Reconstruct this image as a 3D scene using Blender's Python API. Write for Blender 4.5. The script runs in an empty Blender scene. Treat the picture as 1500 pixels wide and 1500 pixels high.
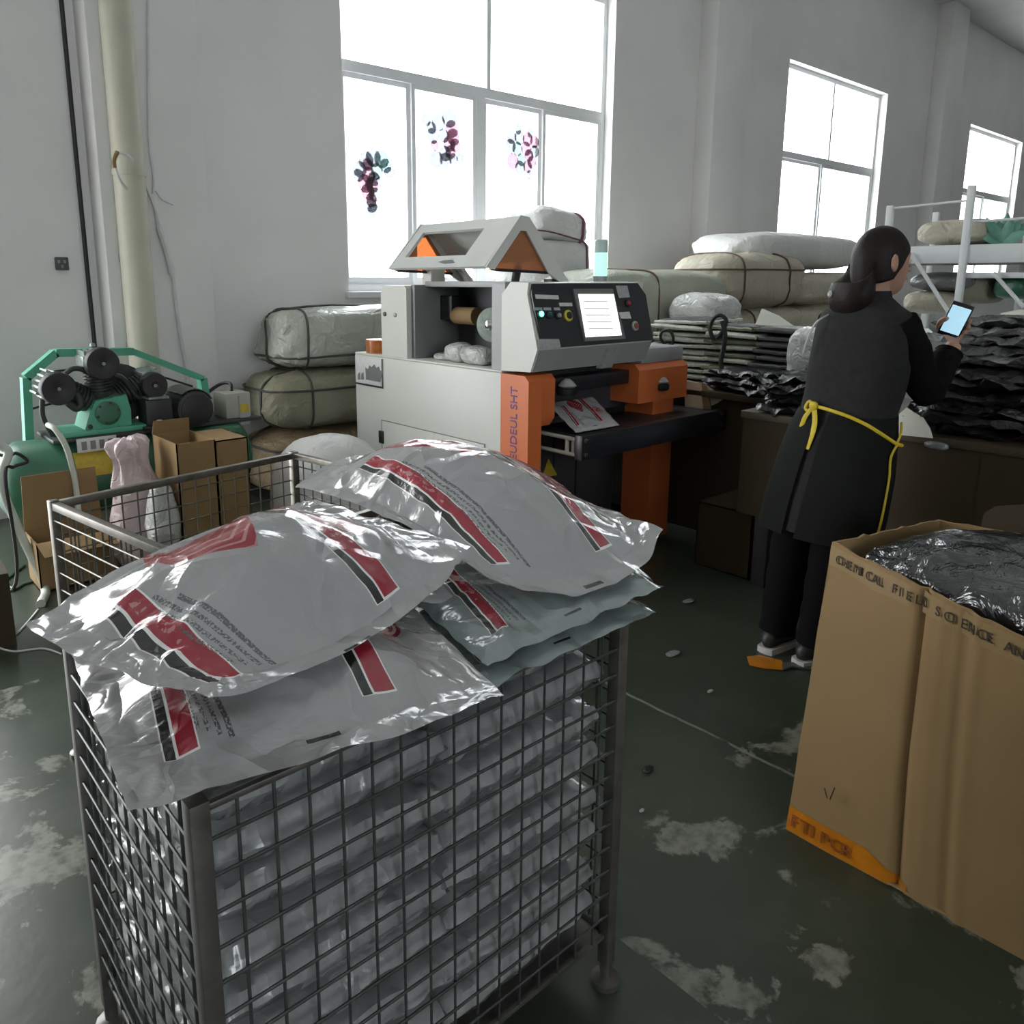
import bpy, bmesh, math, random
from mathutils import Vector as V, Matrix, noise
R = math.radians
random.seed(7)
scene = bpy.context.scene
COL = scene.collection

# ------------------------------------------------------------------ camera
CX, CY, F, H = 690.0, 640.0, 1145.0, 1.42
AZ = R(49.5)
PITCH = math.atan2(230, 1145)
cd = bpy.data.cameras.new('camera'); cam = bpy.data.objects.new('camera', cd); COL.objects.link(cam)
cam.location = (0, 0, H)
cam.rotation_euler = (R(90) - PITCH, 0, AZ - R(90))
cd.sensor_width = 36; cd.lens = 36 * F / 1500
cd.shift_x = (750 - CX) / 1500; cd.shift_y = -(750 - CY) / 1500
cd.clip_start = 0.02
scene.camera = cam
# ------------------------------------------------------------------ sky, lights, exposure
w = bpy.data.worlds.new('overcast_sky'); scene.world = w; w.use_nodes = True
nt = w.node_tree; bg = nt.nodes['Background']
tc = nt.nodes.new('ShaderNodeTexCoord'); nz = nt.nodes.new('ShaderNodeTexNoise')
nz.inputs['Scale'].default_value = 1.5
rp = nt.nodes.new('ShaderNodeValToRGB')
rp.color_ramp.elements[0].color = (0.93, 0.965, 1.0, 1); rp.color_ramp.elements[1].color = (1.0, 1.0, 0.985, 1)
nt.links.new(tc.outputs['Generated'], nz.inputs['Vector']); nt.links.new(nz.outputs['Fac'], rp.inputs['Fac'])
nt.links.new(rp.outputs['Color'], bg.inputs['Color']); bg.inputs['Strength'].default_value = 3.6
scene.view_settings.view_transform = 'Standard'; scene.view_settings.look = 'None'
scene.view_settings.exposure = 1.5; scene.view_settings.gamma = 1; scene.view_settings.use_curve_mapping = False
scene.cycles.max_bounces = 8; scene.cycles.transparent_max_bounces = 12
scene.cycles.sample_clamp_indirect = 6

# window openings of the long wall: x0, x1; z from SILL to HEAD
WALL_Y, SILL, HEAD = 5.3, 1.33, 4.08
DOOR = (-2.6, 0.52, 3.3)                                            # open doorway just left of the frame: x0, x1, height
WINS = [(3.28, 6.36), (9.67, 12.53), (15.95, 18.85)]
BACKWINS = [(-3.0, 0.1)]
def portal(x0, x1, y, back=False, z0=SILL, z1=HEAD):
    l = bpy.data.lights.new('daylight_portal', 'AREA'); l.shape = 'RECTANGLE'; l.size = x1 - x0; l.size_y = z1 - z0
    l.cycles.is_portal = True
    o = bpy.data.objects.new('daylight_portal', l); COL.objects.link(o)
    o.location = ((x0 + x1) / 2, y, (z0 + z1) / 2); o.rotation_euler = (R(90) if back else R(-90), 0, 0)
    o['kind'] = 'helper'
for x0, x1 in WINS: portal(x0, x1, WALL_Y + .24)
portal(DOOR[0], DOOR[1], WALL_Y + .24, z0=0, z1=DOOR[2])
for x0, x1 in BACKWINS: portal(x0, x1, -7.24, True)

# ------------------------------------------------------------------ pixel helpers (a pixel's ray meets a plane of the room)
_fw = V((math.cos(AZ) * math.cos(PITCH), math.sin(AZ) * math.cos(PITCH), -math.sin(PITCH)))
_rt = V((math.sin(AZ), -math.cos(AZ), 0))
_up = V((math.cos(AZ) * math.sin(PITCH), math.sin(AZ) * math.sin(PITCH), math.cos(PITCH)))
def ray(x, y): return _fw + _rt * ((x - CX) / F) + _up * (-(y - CY) / F)
def pz(x, y, z): d = ray(x, y); t = (z - H) / d.z; return V((d.x * t, d.y * t, z))
def py(x, y, Y): d = ray(x, y); t = Y / d.y; return V((d.x * t, Y, H + d.z * t))
def px(x, y, X): d = ray(x, y); t = X / d.x; return V((X, d.y * t, H + d.z * t))
def pv(x, y, D):
    d = ray(x, y); t = D / (d.x * math.cos(AZ) + d.y * math.sin(AZ)); return V((d.x * t, d.y * t, H + d.z * t))

# ------------------------------------------------------------------ materials
class NT:
    def __init__(s, name):
        s.m = bpy.data.materials.new(name); s.m.use_nodes = True; s.t = s.m.node_tree; s.n = s.t.nodes
        s.b = s.n['Principled BSDF']; s.out = s.n['Material Output']
        s.tc = s.n.new('ShaderNodeTexCoord')
    def put(s, sock, val):
        if hasattr(val, 'is_output'): s.t.links.new(val, sock)
        elif isinstance(val, (tuple, list)):
            sock.default_value = tuple(val) if len(val) == 4 or sock.type == 'VECTOR' else tuple(val) + (1,)
        else: sock.default_value = val
    def math(s, op, a, b=0.0):
        n = s.n.new('ShaderNodeMath'); n.operation = op; s.put(n.inputs[0], a); s.put(n.inputs[1], b); return n.outputs[0]
    def mul(s, *a):
        r = a[0]
        for q in a[1:]: r = s.math('MULTIPLY', r, q)
        return r
    def gt(s, a, b): return s.math('GREATER_THAN', a, b)
    def lt(s, a, b): return s.math('LESS_THAN', a, b)
    def mix(s, f, a, b):
        n = s.n.new('ShaderNodeMix'); n.data_type = 'RGBA'
        s.put(n.inputs[0], f); s.put(n.inputs[6], a); s.put(n.inputs[7], b); return n.outputs[2]
    def noise(s, scale, detail=4, vec=None, dist=0.0, rough=.55):
        n = s.n.new('ShaderNodeTexNoise'); n.inputs['Scale'].default_value = scale; n.inputs['Detail'].default_value = detail
        n.inputs['Distortion'].default_value = dist; n.inputs['Roughness'].default_value = rough
        s.put(n.inputs['Vector'], vec if vec is not None else s.tc.outputs['Object']); return n.outputs['Fac']
    def mapping(s, vec, scale=(1, 1, 1), rot=(0, 0, 0)):
        n = s.n.new('ShaderNodeMapping'); s.put(n.inputs['Vector'], vec); n.inputs['Scale'].default_value = scale
        n.inputs['Rotation'].default_value = rot; return n.outputs[0]
    def ramp(s, f, p0, p1):
        n = s.n.new('ShaderNodeMapRange'); s.put(n.inputs[0], f); n.inputs[1].default_value = p0; n.inputs[2].default_value = p1
        n.clamp = True; return n.outputs[0]
    def sep(s, v):
        n = s.n.new('ShaderNodeSeparateXYZ'); s.put(n.inputs[0], v); return n.outputs
    def rect(s, u, v, u0, u1, v0, v1): return s.mul(s.gt(u, u0), s.lt(u, u1), s.gt(v, v0), s.lt(v, v1))
    def bump(s, h, strength, dist=.01):
        n = s.n.new('ShaderNodeBump'); n.inputs['Strength'].default_value = strength; n.inputs['Distance'].default_value = dist
        s.put(n.inputs['Height'], h); s.put(s.b.inputs['Normal'], n.outputs[0])
    def set(s, **k):
        for a, v in k.items(): s.put(s.b.inputs[a.replace('_', ' ')], v)
        return s.m

def mat(name, col, rough=.6, metal=0, var=.1, scale=9, bump=0, bscale=60, coat=0, emit=0, spec=.5, rvar=.12):
    t = NT(name)
    n = t.noise(scale, 5)
    lo = tuple(c * (1 - var) for c in col); hi = tuple(min(1, c * (1 + var)) for c in col)
    c = t.mix(t.ramp(n, .3, .7), lo, hi)
    t.set(Base_Color=c, Metallic=metal)
    t.put(t.b.inputs['Roughness'], t.math('ADD', t.math('MULTIPLY', n, rvar), max(0.02, rough - rvar / 2)))
    t.b.inputs['Specular IOR Level'].default_value = spec
    if coat: t.b.inputs['Coat Weight'].default_value = coat; t.b.inputs['Coat Roughness'].default_value = .12
    if bump: t.bump(t.noise(bscale, 4), bump, .004)
    if emit: t.set(Emission_Color=c, Emission_Strength=emit)
    return t.m

def see_through(name, col, alpha, rough=.1):
    """thin clear sheet: tinted light passes, the surface still shines"""
    t = NT(name); tr = t.n.new('ShaderNodeBsdfTransparent'); t.put(tr.inputs[0], col)
    mx = t.n.new('ShaderNodeMixShader'); n = t.noise(6, 2)
    t.put(mx.inputs[0], t.math('ADD', t.math('MULTIPLY', n, .04), alpha))
    t.set(Base_Color=col, Roughness=rough)
    t.t.links.new(tr.outputs[0], mx.inputs[1]); t.t.links.new(t.b.outputs[0], mx.inputs[2]); t.t.links.new(mx.outputs[0], t.out.inputs[0])
    return t.m

def floor_mat():
    t = NT('green_painted_concrete'); o = t.tc.outputs['Object']; x, y, z = t.sep(o)
    n1 = t.noise(1.3, 6); n2 = t.noise(4.2, 8, dist=.6); n3 = t.noise(26, 4)
    green = t.mix(t.ramp(n1, .3, .7), (.028, .040, .026), (.044, .058, .039))
    green = t.mix(t.mul(t.ramp(n2, .52, .62), .35), green, (.060, .072, .052))
    # worn-through patches of bare pale concrete, densest in the walkway near the wire cages
    wl = t.mul(t.lt(x, .5), t.lt(y, 3.0))
    near = t.math('ADD', t.math('MULTIPLY', wl, .15), 0.0)
    r2 = t.mul(t.gt(x, 1.2), t.lt(x, 2.4), t.lt(y, 1.12))
    near = t.math('ADD', near, t.math('MULTIPLY', r2, .135))
    bare = t.ramp(t.math('ADD', t.noise(2.9, 9, dist=.35, rough=.62), near), .675, .70)
    c = t.mix(t.mul(bare, t.ramp(n3, .25, .55)), green, (.20, .21, .17))
    c = t.mix(t.mul(t.ramp(n3, .62, .75), .25), c, (.05, .06, .05))
    wob = t.math('ADD', x, t.math('MULTIPLY', t.noise(3, 2), .03))
    line = t.mul(t.gt(wob, 2.052), t.lt(wob, 2.064), t.gt(y, -3), t.lt(y, 1.7), t.ramp(t.noise(9, 3), .4, .5))
    c = t.mix(t.mul(line, .6), c, (.28, .29, .25))
    t.set(Base_Color=c); t.put(t.b.inputs['Roughness'], t.math('ADD', .24, t.math('MULTIPLY', n2, .12)))
    t.bump(n3, .12, .004)
    return t.m

def bag_mat(name, base=(.34, .343, .345), rough=.17, printed=True):
    t = NT(name); uv = t.tc.outputs['UV']; u, v, _ = t.sep(uv)
    n = t.noise(5, 4, t.mapping(uv, (1, 1, 1)))
    c = t.mix(n, tuple(k * .92 for k in base), tuple(min(1, k * 1.06) for k in base))
    if printed:
        red, blk, wht = (.30, .012, .03), (.012, .014, .012), (.78, .78, .76)
        def stripe(c, a, sk, bw, rw, v0):
            us = t.math('SUBTRACT', u, t.math('MULTIPLY', t.math('SUBTRACT', 1.0, v), sk)); e = bw + .007 + rw
            c = t.mix(t.rect(us, v, a - .004, a + e + .004, v0, .852), c, wht)
            c = t.mix(t.rect(us, v, a, a + bw, v0, .850), c, blk)
            c = t.mix(t.rect(us, v, a + bw + .007, a + e, v0, .845), c, red)
            glyph = t.mul(t.gt(t.noise(46, 2, t.mapping(uv, (1.2, .7, 1))), .56), t.rect(us, v, a + bw + .02, a + e - .012, .10, .60))
            return t.mix(t.mul(glyph, .5), c, (.55, .35, .33))
        c = stripe(c, .10, .09, .024, .046, .20); c = stripe(c, .625, .0, .028, .062, .03)
        # seal right of the right stripe, emblem at the far edge between the stripes
        du = t.math('SUBTRACT', u, .80); dv = t.math('MULTIPLY', t.math('SUBTRACT', v, .50), .80)
        d = t.math('SQRT', t.math('ADD', t.mul(du, du), t.mul(dv, dv)))
        c = t.mix(t.lt(d, .085), c, red)
        c = t.mix(t.mul(t.gt(d, .062), t.lt(d, .072)), c, (.6, .5, .48))
        c = t.mix(t.mul(t.lt(d, .058), t.gt(t.noise(60, 2, uv), .55)), c, (.6, .42, .42))
        eu = t.math('ABSOLUTE', t.math('SUBTRACT', u, .46)); hexa = t.lt(t.math('ADD', eu, t.math('MULTIPLY', t.math('ABSOLUTE', t.math('SUBTRACT', v, .22)), .55)), .165)
        hexa = t.mul(hexa, t.lt(eu, .125))
        c = t.mix(hexa, c, red)
        saw = t.math('PINGPONG', t.math('ADD', t.math('MULTIPLY', v, 1.0), eu), .03)
        c = t.mix(t.mul(hexa, t.gt(saw, .0215), t.lt(eu, .10)), c, (.42, .20, .20))
        # rows of small dark print beside the left stripe
        for i, (ru, w_, v0, v1, th) in enumerate([(.205, .010, .56, .80, .52), (.225, .010, .42, .82, .50), (.246, .011, .36, .84, .47), (.270, .013, .44, .86, .44)]):
            g = t.gt(t.noise(1, 2, t.mapping(uv, (170, 110, 1))), th)
            c = t.mix(t.mul(t.rect(u, v, ru - w_ / 2, ru + w_ / 2, v0, v1), g), c, (.11, .11, .12))
        c = t.mix(t.rect(u, v, .43, .52, .925, .938), c, (.015, .015, .015))
    t.set(Base_Color=c, Roughness=rough)
    t.b.inputs['Specular IOR Level'].default_value = .75
    t.b.inputs['Coat Weight'].default_value = .5; t.b.inputs['Coat Roughness'].default_value = .1
    vo = t.n.new('ShaderNodeTexVoronoi'); vo.feature = 'DISTANCE_TO_EDGE'; vo.inputs['Scale'].default_value = 6
    wv = t.n.new('ShaderNodeVectorMath'); wv.operation = 'ADD'; nn = t.n.new('ShaderNodeTexNoise'); nn.inputs['Scale'].default_value = 5
    t.put(nn.inputs['Vector'], t.tc.outputs['Object']); t.put(wv.inputs[0], t.tc.outputs['Object'])
    sc_ = t.n.new('ShaderNodeVectorMath'); sc_.operation = 'SCALE'; sc_.inputs[3].default_value = .25; t.put(sc_.inputs[0], nn.outputs['Color']); t.put(wv.inputs[1], sc_.outputs[0])
    t.put(vo.inputs['Vector'], wv.outputs[0])
    ridge = t.math('MULTIPLY', t.math('SUBTRACT', 1.0, t.ramp(vo.outputs['Distance'], 0.0, .16)), .5)
    t.bump(t.math('ADD', t.noise(7, 5, dist=.8), ridge), .38, .02)
    return t.m

def plastic_wrap_mat(name, col, rough=.25, bump=.6, bs=9, spec=.6):
    t = NT(name); n = t.noise(bs * .4, 4); m = t.noise(bs, 5, dist=1.2)
    t.set(Base_Color=t.mix(n, tuple(c * .85 for c in col), tuple(min(1, c * 1.12) for c in col)))
    t.put(t.b.inputs['Roughness'], t.math('ADD', rough - .06, t.math('MULTIPLY', n, .14)))
    t.b.inputs['Specular IOR Level'].default_value = spec
    t.bump(m, min(1, bump * 1.3), .045)
    return t.m

def card_mat(name, col, rough=.75):
    t = NT(name); o = t.tc.outputs['Object']
    n = t.noise(3, 5); fl = t.noise(70, 2, t.mapping(o, (1, 1, .03)))
    c = t.mix(n, tuple(k * .88 for k in col), tuple(k * 1.1 for k in col)); c = t.mix(t.mul(fl, .18), c, tuple(k * .7 for k in col))
    t.set(Base_Color=c, Roughness=rough); t.b.inputs['Specular IOR Level'].default_value = .25
    t.bump(fl, .06, .003)
    return t.m

MT = {}
def mm(k, *a, **kw): MT[k] = mat(k, *a, **kw)
mm('wall_paint', (.76, .745, .735), .75, var=.05, scale=1.2, bump=.06, bscale=35)
mm('cream_pipe', (.50, .49, .39), .5, var=.07, scale=4)
mm('white_upvc', (.80, .81, .82), .35, var=.03)
mm('black_rubber', (.016, .016, .017), .55, var=.2)
mm('dark_steel', (.055, .056, .052), .42, metal=.7, var=.3, scale=20)
mm('cage_steel', (.11, .105, .095), .45, metal=.5, var=.3, scale=20)
mm('wire_steel', (.075, .085, .08), .4, metal=.5, var=.25, scale=20)
mm('grey_steel', (.20, .20, .19), .38, metal=.8, var=.25, scale=16)
mm('worn_steel', (.17, .16, .135), .4, metal=.7, var=.3, scale=20)
mm('rod_steel', (.62, .62, .58), .45, metal=.2, var=.08)
mm('chrome', (.75, .75, .75), .15, metal=1, var=.05)
mm('machine_cream', (.62, .625, .575), .42, var=.03, scale=3)
mm('machine_grey', (.33, .34, .34), .42, var=.05, scale=4)
mm('lid_grey', (.60, .61, .58), .42, var=.04, scale=4)
mm('machine_orange', (.62, .155, .045), .42, var=.06, scale=5)
mm('panel_black', (.016, .017, .021), .38, var=.15)
mm('bay_dark', (.045, .045, .052), .5, var=.15)
mm('screen_grey', (.17, .175, .175), .4, var=.05)
mm('screen_lit', (.86, .88, .78), .3, var=.03, emit=.55)
mm('label_white', (.62, .62, .60), .5, var=.08, scale=40)
mm('label_pale', (.36, .37, .37), .5, var=.15, scale=60)
mm('label_yellow', (.48, .36, .03), .5, var=.15, scale=30)
mm('lamp_green_lit', (.10, .80, .55), .3, var=.05, emit=2.2)
mm('lamp_green_dark', (.01, .10, .07), .3, var=.1)
mm('tower_green', (.42, .80, .66), .3, var=.06, emit=.35)
mm('tower_clear', (.55, .68, .64), .25, var=.06)
mm('button_yellow', (.55, .50, .05), .4)
mm('button_red', (.40, .03, .05), .4)
mm('button_brown', (.28, .06, .03), .4)
mm('compressor_green', (.085, .36, .235), .42, var=.12, scale=10)
mm('tank_green', (.035, .135, .078), .40, var=.15, scale=5)
mm('pump_dark', (.028, .032, .030), .5, var=.3, scale=14)
mm('pump_alloy', (.24, .28, .25), .45, metal=.5, var=.25, scale=30)
mm('hose_pale', (.50, .54, .46), .45, var=.1)
mm('switch_grey', (.34, .35, .30), .5, var=.06)
mm('skin', (.42, .235, .165), .55, var=.06)
mm('hair', (.010, .0065, .005), .55, spec=.25, var=.25, scale=30, bump=.4, bscale=90)
mm('knit_grey', (.024, .024, .024), .9, spec=.15, var=.2, scale=40, bump=.4, bscale=180)
mm('apron_dark', (.0075, .009, .008), .8, spec=.15, var=.2, scale=12)
mm('sleeve_black', (.004, .004, .004), .9, spec=.12, var=.2, bump=.3, bscale=120)
mm('trousers_black', (.004, .004, .005), .9, spec=.12, var=.2)
mm('shoe_dark', (.02, .02, .02), .5)
mm('shoe_sole', (.50, .49, .46), .6)
mm('tie_yellow', (.62, .46, .02), .6, var=.1)
mm('cord_pale', (.42, .42, .42), .5)
mm('phone_black', (.012, .012, .016), .25)
mm('phone_screen', (.42, .68, .84), .2, var=.05, emit=.28)
mm('table_wood', (.05, .038, .02), .6, var=.25, scale=7)
mm('strap_dark', (.05, .05, .04), .6)
mm('strap_brown', (.13, .07, .045), .6)
mm('strap_purple', (.17, .05, .10), .6)
mm('rack_white', (.70, .72, .72), .4, var=.05)
mm('board_white', (.66, .69, .69), .5, var=.05)
mm('fold_black', (.014, .014, .016), .5, var=.3, scale=20, bump=.4, bscale=30)
mm('fold_edge', (.62, .64, .56), .6, var=.2, scale=25)
mm('fold_olive', (.20, .22, .14), .65, var=.25, scale=20)
mm('fold_grey', (.12, .12, .125), .55, var=.3, scale=20)
mm('paper_white', (.62, .62, .54), .7, var=.08)
mm('tape_orange', (.50, .17, .008), .3, var=.2, scale=14, coat=.4)
mm('tape_roll', (.42, .12, .02), .3, var=.3, scale=18, coat=.5)
mm('ink_dark', (.045, .03, .018), .7)
mm('ink_purple', (.12, .07, .24), .6)
mm('ink_rust', (.24, .06, .012), .6)
mm('socket_dark', (.07, .075, .07), .5, var=.2)
mm('cable_black', (.02, .018, .018), .5)
mm('cable_white', (.62, .63, .62), .5, var=.08)
mm('cable_tan', (.22, .14, .06), .6)
mm('wire_green', (.03, .075, .05), .5)
mm('leaf_green', (.13, .32, .24), .5, var=.2)
mm('ceiling_white', (.8, .8, .79), .8, var=.04, scale=2)
MT['floor'] = floor_mat()
MT['glass'] = see_through('window_glass', (.97, .99, 1.0), .05, .03)
MT['acrylic'] = see_through('amber_acrylic', (.60, .30, .15), .40, .15)
MT['petal_grey'] = see_through('petal_grey', (.38, .39, .41), .08, .4)
MT['petal_pink'] = see_through('petal_pink', (.45, .35, .39), .08, .4)
MT['petal_teal'] = see_through('petal_teal', (.36, .42, .42), .08, .4)
MT['bag'] = bag_mat('printed_courier_film')
MT['bag_plain'] = bag_mat('plain_courier_film', (.25, .26, .265), .24, False)
MT['bag_teal'] = bag_mat('teal_grey_courier_film', (.22, .27, .265), .18, True)
MT['black_film'] = plastic_wrap_mat('black_film', (.018, .018, .02), .3, .5, 10, .5)
MT['smoke_film'] = plastic_wrap_mat('smoky_film', (.20, .205, .205), .25, .6, 8, .7)
MT['grey_film'] = plastic_wrap_mat('dark_grey_film', (.022, .023, .025), .14, .5, 6, 1.0)
MT['silver_film'] = plastic_wrap_mat('silver_woven', (.42, .44, .38), .22, .75, 6, .8)
MT['olive_woven'] = plastic_wrap_mat('olive_woven', (.24, .235, .165), .5, .5, 8, .3)
MT['tan_woven'] = plastic_wrap_mat('tan_woven', (.23, .17, .10), .5, .5, 8, .3)
MT['cream_woven'] = plastic_wrap_mat('cream_woven', (.46, .43, .34), .5, .5, 8, .3)
MT['white_woven'] = plastic_wrap_mat('white_woven', (.66, .66, .64), .5, .4, 8, .3)
MT['greenish_woven'] = plastic_wrap_mat('greenish_woven', (.42, .45, .36), .45, .4, 7, .35)
MT['clear_film'] = plastic_wrap_mat('crumpled_clear_film', (.62, .63, .60), .2, .8, 14, .8)
MT['pink_film'] = plastic_wrap_mat('pinkish_film', (.66, .53, .53), .4, .5, 10, .4)
MT['card'] = card_mat('brown_cardboard', (.29, .19, .088))
MT['card_tape'] = card_mat('taped_cardboard', (.31, .21, .10), .4)
MT['card_light'] = card_mat('light_cardboard', (.50, .38, .22))
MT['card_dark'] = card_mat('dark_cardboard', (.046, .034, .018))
MT['card_cream'] = card_mat('cream_cardboard', (.52, .47, .36))

# ------------------------------------------------------------------ mesh building
class MB:
    def __init__(s): s.v = []; s.f = []; s.uv = {}
    def add(s, vs, fs):
        o = len(s.v); s.v += [V(p) for p in vs]; s.f += [tuple(i + o for i in f) for f in fs]; return o
    def box(s, c, d, rz=0, bev=0, rot=None):
        bm = bmesh.new(); bmesh.ops.create_cube(bm, size=1)
        for v in bm.verts: v.co = V((v.co.x * d[0], v.co.y * d[1], v.co.z * d[2]))
        if bev: bmesh.ops.bevel(bm, geom=bm.edges[:], offset=min(bev, min(d) * .45), segments=2, affect='EDGES', profile=.5)
        m = rot if rot is not None else Matrix.Rotation(rz, 3, 'Z')
        for i, v in enumerate(bm.verts): v.index = i
        s.add([m @ v.co + V(c) for v in bm.verts], [[v.index for v in f.verts] for f in bm.faces]); bm.free(); return s
    def span(s, a, b, bev=0):
        a, b = V(a), V(b); return s.box((a + b) / 2, [abs(b[i] - a[i]) for i in range(3)], bev=bev)
    def tube(s, pts, r, n=8, cap=True):
        pts = [V(p) for p in pts]; k = len(pts); rs = r if isinstance(r, (list, tuple)) else [r] * k
        t0 = (pts[1] - pts[0]).normalized(); a = t0.orthogonal().normalized(); vs = []
        for i, p in enumerate(pts):
            t = (pts[min(i + 1, k - 1)] - pts[max(i - 1, 0)]).normalized()
            a = (a - t * a.dot(t)); a = a.normalized() if a.length > 1e-6 else t.orthogonal().normalized(); b = t.cross(a)
            for j in range(n):
                q = 2 * math.pi * j / n; vs.append(p + (a * math.cos(q) + b * math.sin(q)) * rs[i])
        fs = [(i * n + j, i * n + (j + 1) % n, (i + 1) * n + (j + 1) % n, (i + 1) * n + j) for i in range(k - 1) for j in range(n)]
        if cap: fs += [tuple(range(n))[::-1], tuple((k - 1) * n + j for j in range(n))]
        s.add(vs, fs); return s
    def lathe(s, c, axis, prof, n=24):
        """prof: (radius, distance along axis)"""
        ax = V(axis).normalized(); a = ax.orthogonal().normalized(); b = ax.cross(a); vs = []
        for r, h in prof:
            for j in range(n):
                q = 2 * math.pi * j / n; vs.append(V(c) + ax * h + (a * math.cos(q) + b * math.sin(q)) * max(r, 1e-4))
        k = len(prof)
        fs = [(i * n + j, i * n + (j + 1) % n, (i + 1) * n + (j + 1) % n, (i + 1) * n + j) for i in range(k - 1) for j in range(n)]
        fs += [tuple(range(n))[::-1], tuple((k - 1) * n + j for j in range(n))]
        s.add(vs, fs); return s
    def prism(s, poly, d):
        poly = [V(p) for p in poly]; n = len(poly); d = V(d)
        s.add(poly + [p + d for p in poly], [tuple(range(n))[::-1], tuple(range(n, 2 * n))] + [(i, (i + 1) % n, n + (i + 1) % n, n + i) for i in range(n)]); return s
    def loft(s, rings, n=20):
        """rings: (centre, half-axis a, half-axis b[, exponent])"""
        vs = []
        for rg in rings:
            c, a, b = V(rg[0]), V(rg[1]), V(rg[2]); e = rg[3] if len(rg) > 3 else 1.0
            for j in range(n):
                q = 2 * math.pi * j / n; cs, sn = math.cos(q), math.sin(q)
                vs.append(c + a * (abs(cs) ** e * (1 if cs >= 0 else -1)) + b * (abs(sn) ** e * (1 if sn >= 0 else -1)))
        k = len(rings)
        fs = [(i * n + j, i * n + (j + 1) % n, (i + 1) * n + (j + 1) % n, (i + 1) * n + j) for i in range(k - 1) for j in range(n)]
        fs += [tuple(range(n))[::-1], tuple((k - 1) * n + j for j in range(n))]
        s.add(vs, fs); return s
    def build(s, name, m, parent=None, ang=38, label=None, kind=None):
        off = V((0, 0, 0)); p = parent
        while p is not None: off += p.location; p = p.parent
        loc = V((0, 0, 0))
        if parent is None and kind != 'structure':
            lo = [min(v[i] for v in s.v) for i in range(3)]; hi = [max(v[i] for v in s.v) for i in range(3)]
            loc = V(((lo[0] + hi[0]) / 2, (lo[1] + hi[1]) / 2, lo[2])); off = loc
        me = bpy.data.meshes.new(name); me.from_pydata([v - off for v in s.v], [], s.f); me.validate()
        bm = bmesh.new(); bm.from_mesh(me); bmesh.ops.recalc_face_normals(bm, faces=bm.faces[:]); bm.to_mesh(me); bm.free()
        if s.uv:
            ul = me.uv_layers.new(name='UVMap')
            for l in me.loops: ul.data[l.index].uv = s.uv[l.vertex_index]
        me.shade_smooth(); me.set_sharp_from_angle(angle=R(ang))
        me.materials.append(MT[m] if isinstance(m, str) else m)
        o = bpy.data.objects.new(name, me); COL.objects.link(o); o.location = loc
        if parent is not None: o.parent = parent
        if label: o['label'] = label
        if kind: o['kind'] = kind
        return o

def tag(o, label, cat, group=None, kind=None):
    o['label'] = label; o['category'] = cat
    if group: o['group'] = group
    if kind: o['kind'] = kind
    return o
def thing(name, label, cat, loc, group=None):
    o = bpy.data.objects.new(name, None); COL.objects.link(o); o.location = loc; o.empty_display_size = .05
    return tag(o, label, cat, group)
def text(name, body, m, parent, origin, right, up, size, depth=.0008, align='LEFT', fit=None):
    """raised ink lettering turned into a mesh; 'fit' stretches the line to that length"""
    cu = bpy.data.curves.new(name, 'FONT'); cu.body = body; cu.size = size; cu.extrude = depth; cu.align_x = align
    to = bpy.data.objects.new('tmp_text', cu); COL.objects.link(to)
    dg = bpy.context.evaluated_depsgraph_get(); dg.update()
    me = bpy.data.meshes.new_from_object(to.evaluated_get(dg)); bpy.data.objects.remove(to); bpy.data.curves.remove(cu)
    r, u = V(right).normalized(), V(up).normalized(); n = r.cross(u); k = 1.0
    if fit: k = fit / max(1e-6, max(v.co.x for v in me.vertices) - min(v.co.x for v in me.vertices))
    mb = MB(); mb.add([V(origin) + r * v.co.x * k + u * v.co.y + n * v.co.z for v in me.vertices], [tuple(p.vertices) for p in me.polygons])
    bpy.data.meshes.remove(me)
    return mb.build(name, m, parent)
def curve(pts, k=8):
    """Catmull-Rom through the points"""
    p = [V(q) for q in pts]; p = [p[0] * 2 - p[1]] + p + [p[-1] * 2 - p[-2]]; out = []
    for i in range(1, len(p) - 2):
        for j in range(k):
            t = j / k; a, b, c, d = p[i - 1], p[i], p[i + 1], p[i + 2]
            out.append(.5 * ((2 * b) + (c - a) * t + (2 * a - 5 * b + 4 * c - d) * t * t + (3 * b - a - 3 * c + d) * t ** 3))
    out.append(p[-2]); return out

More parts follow.
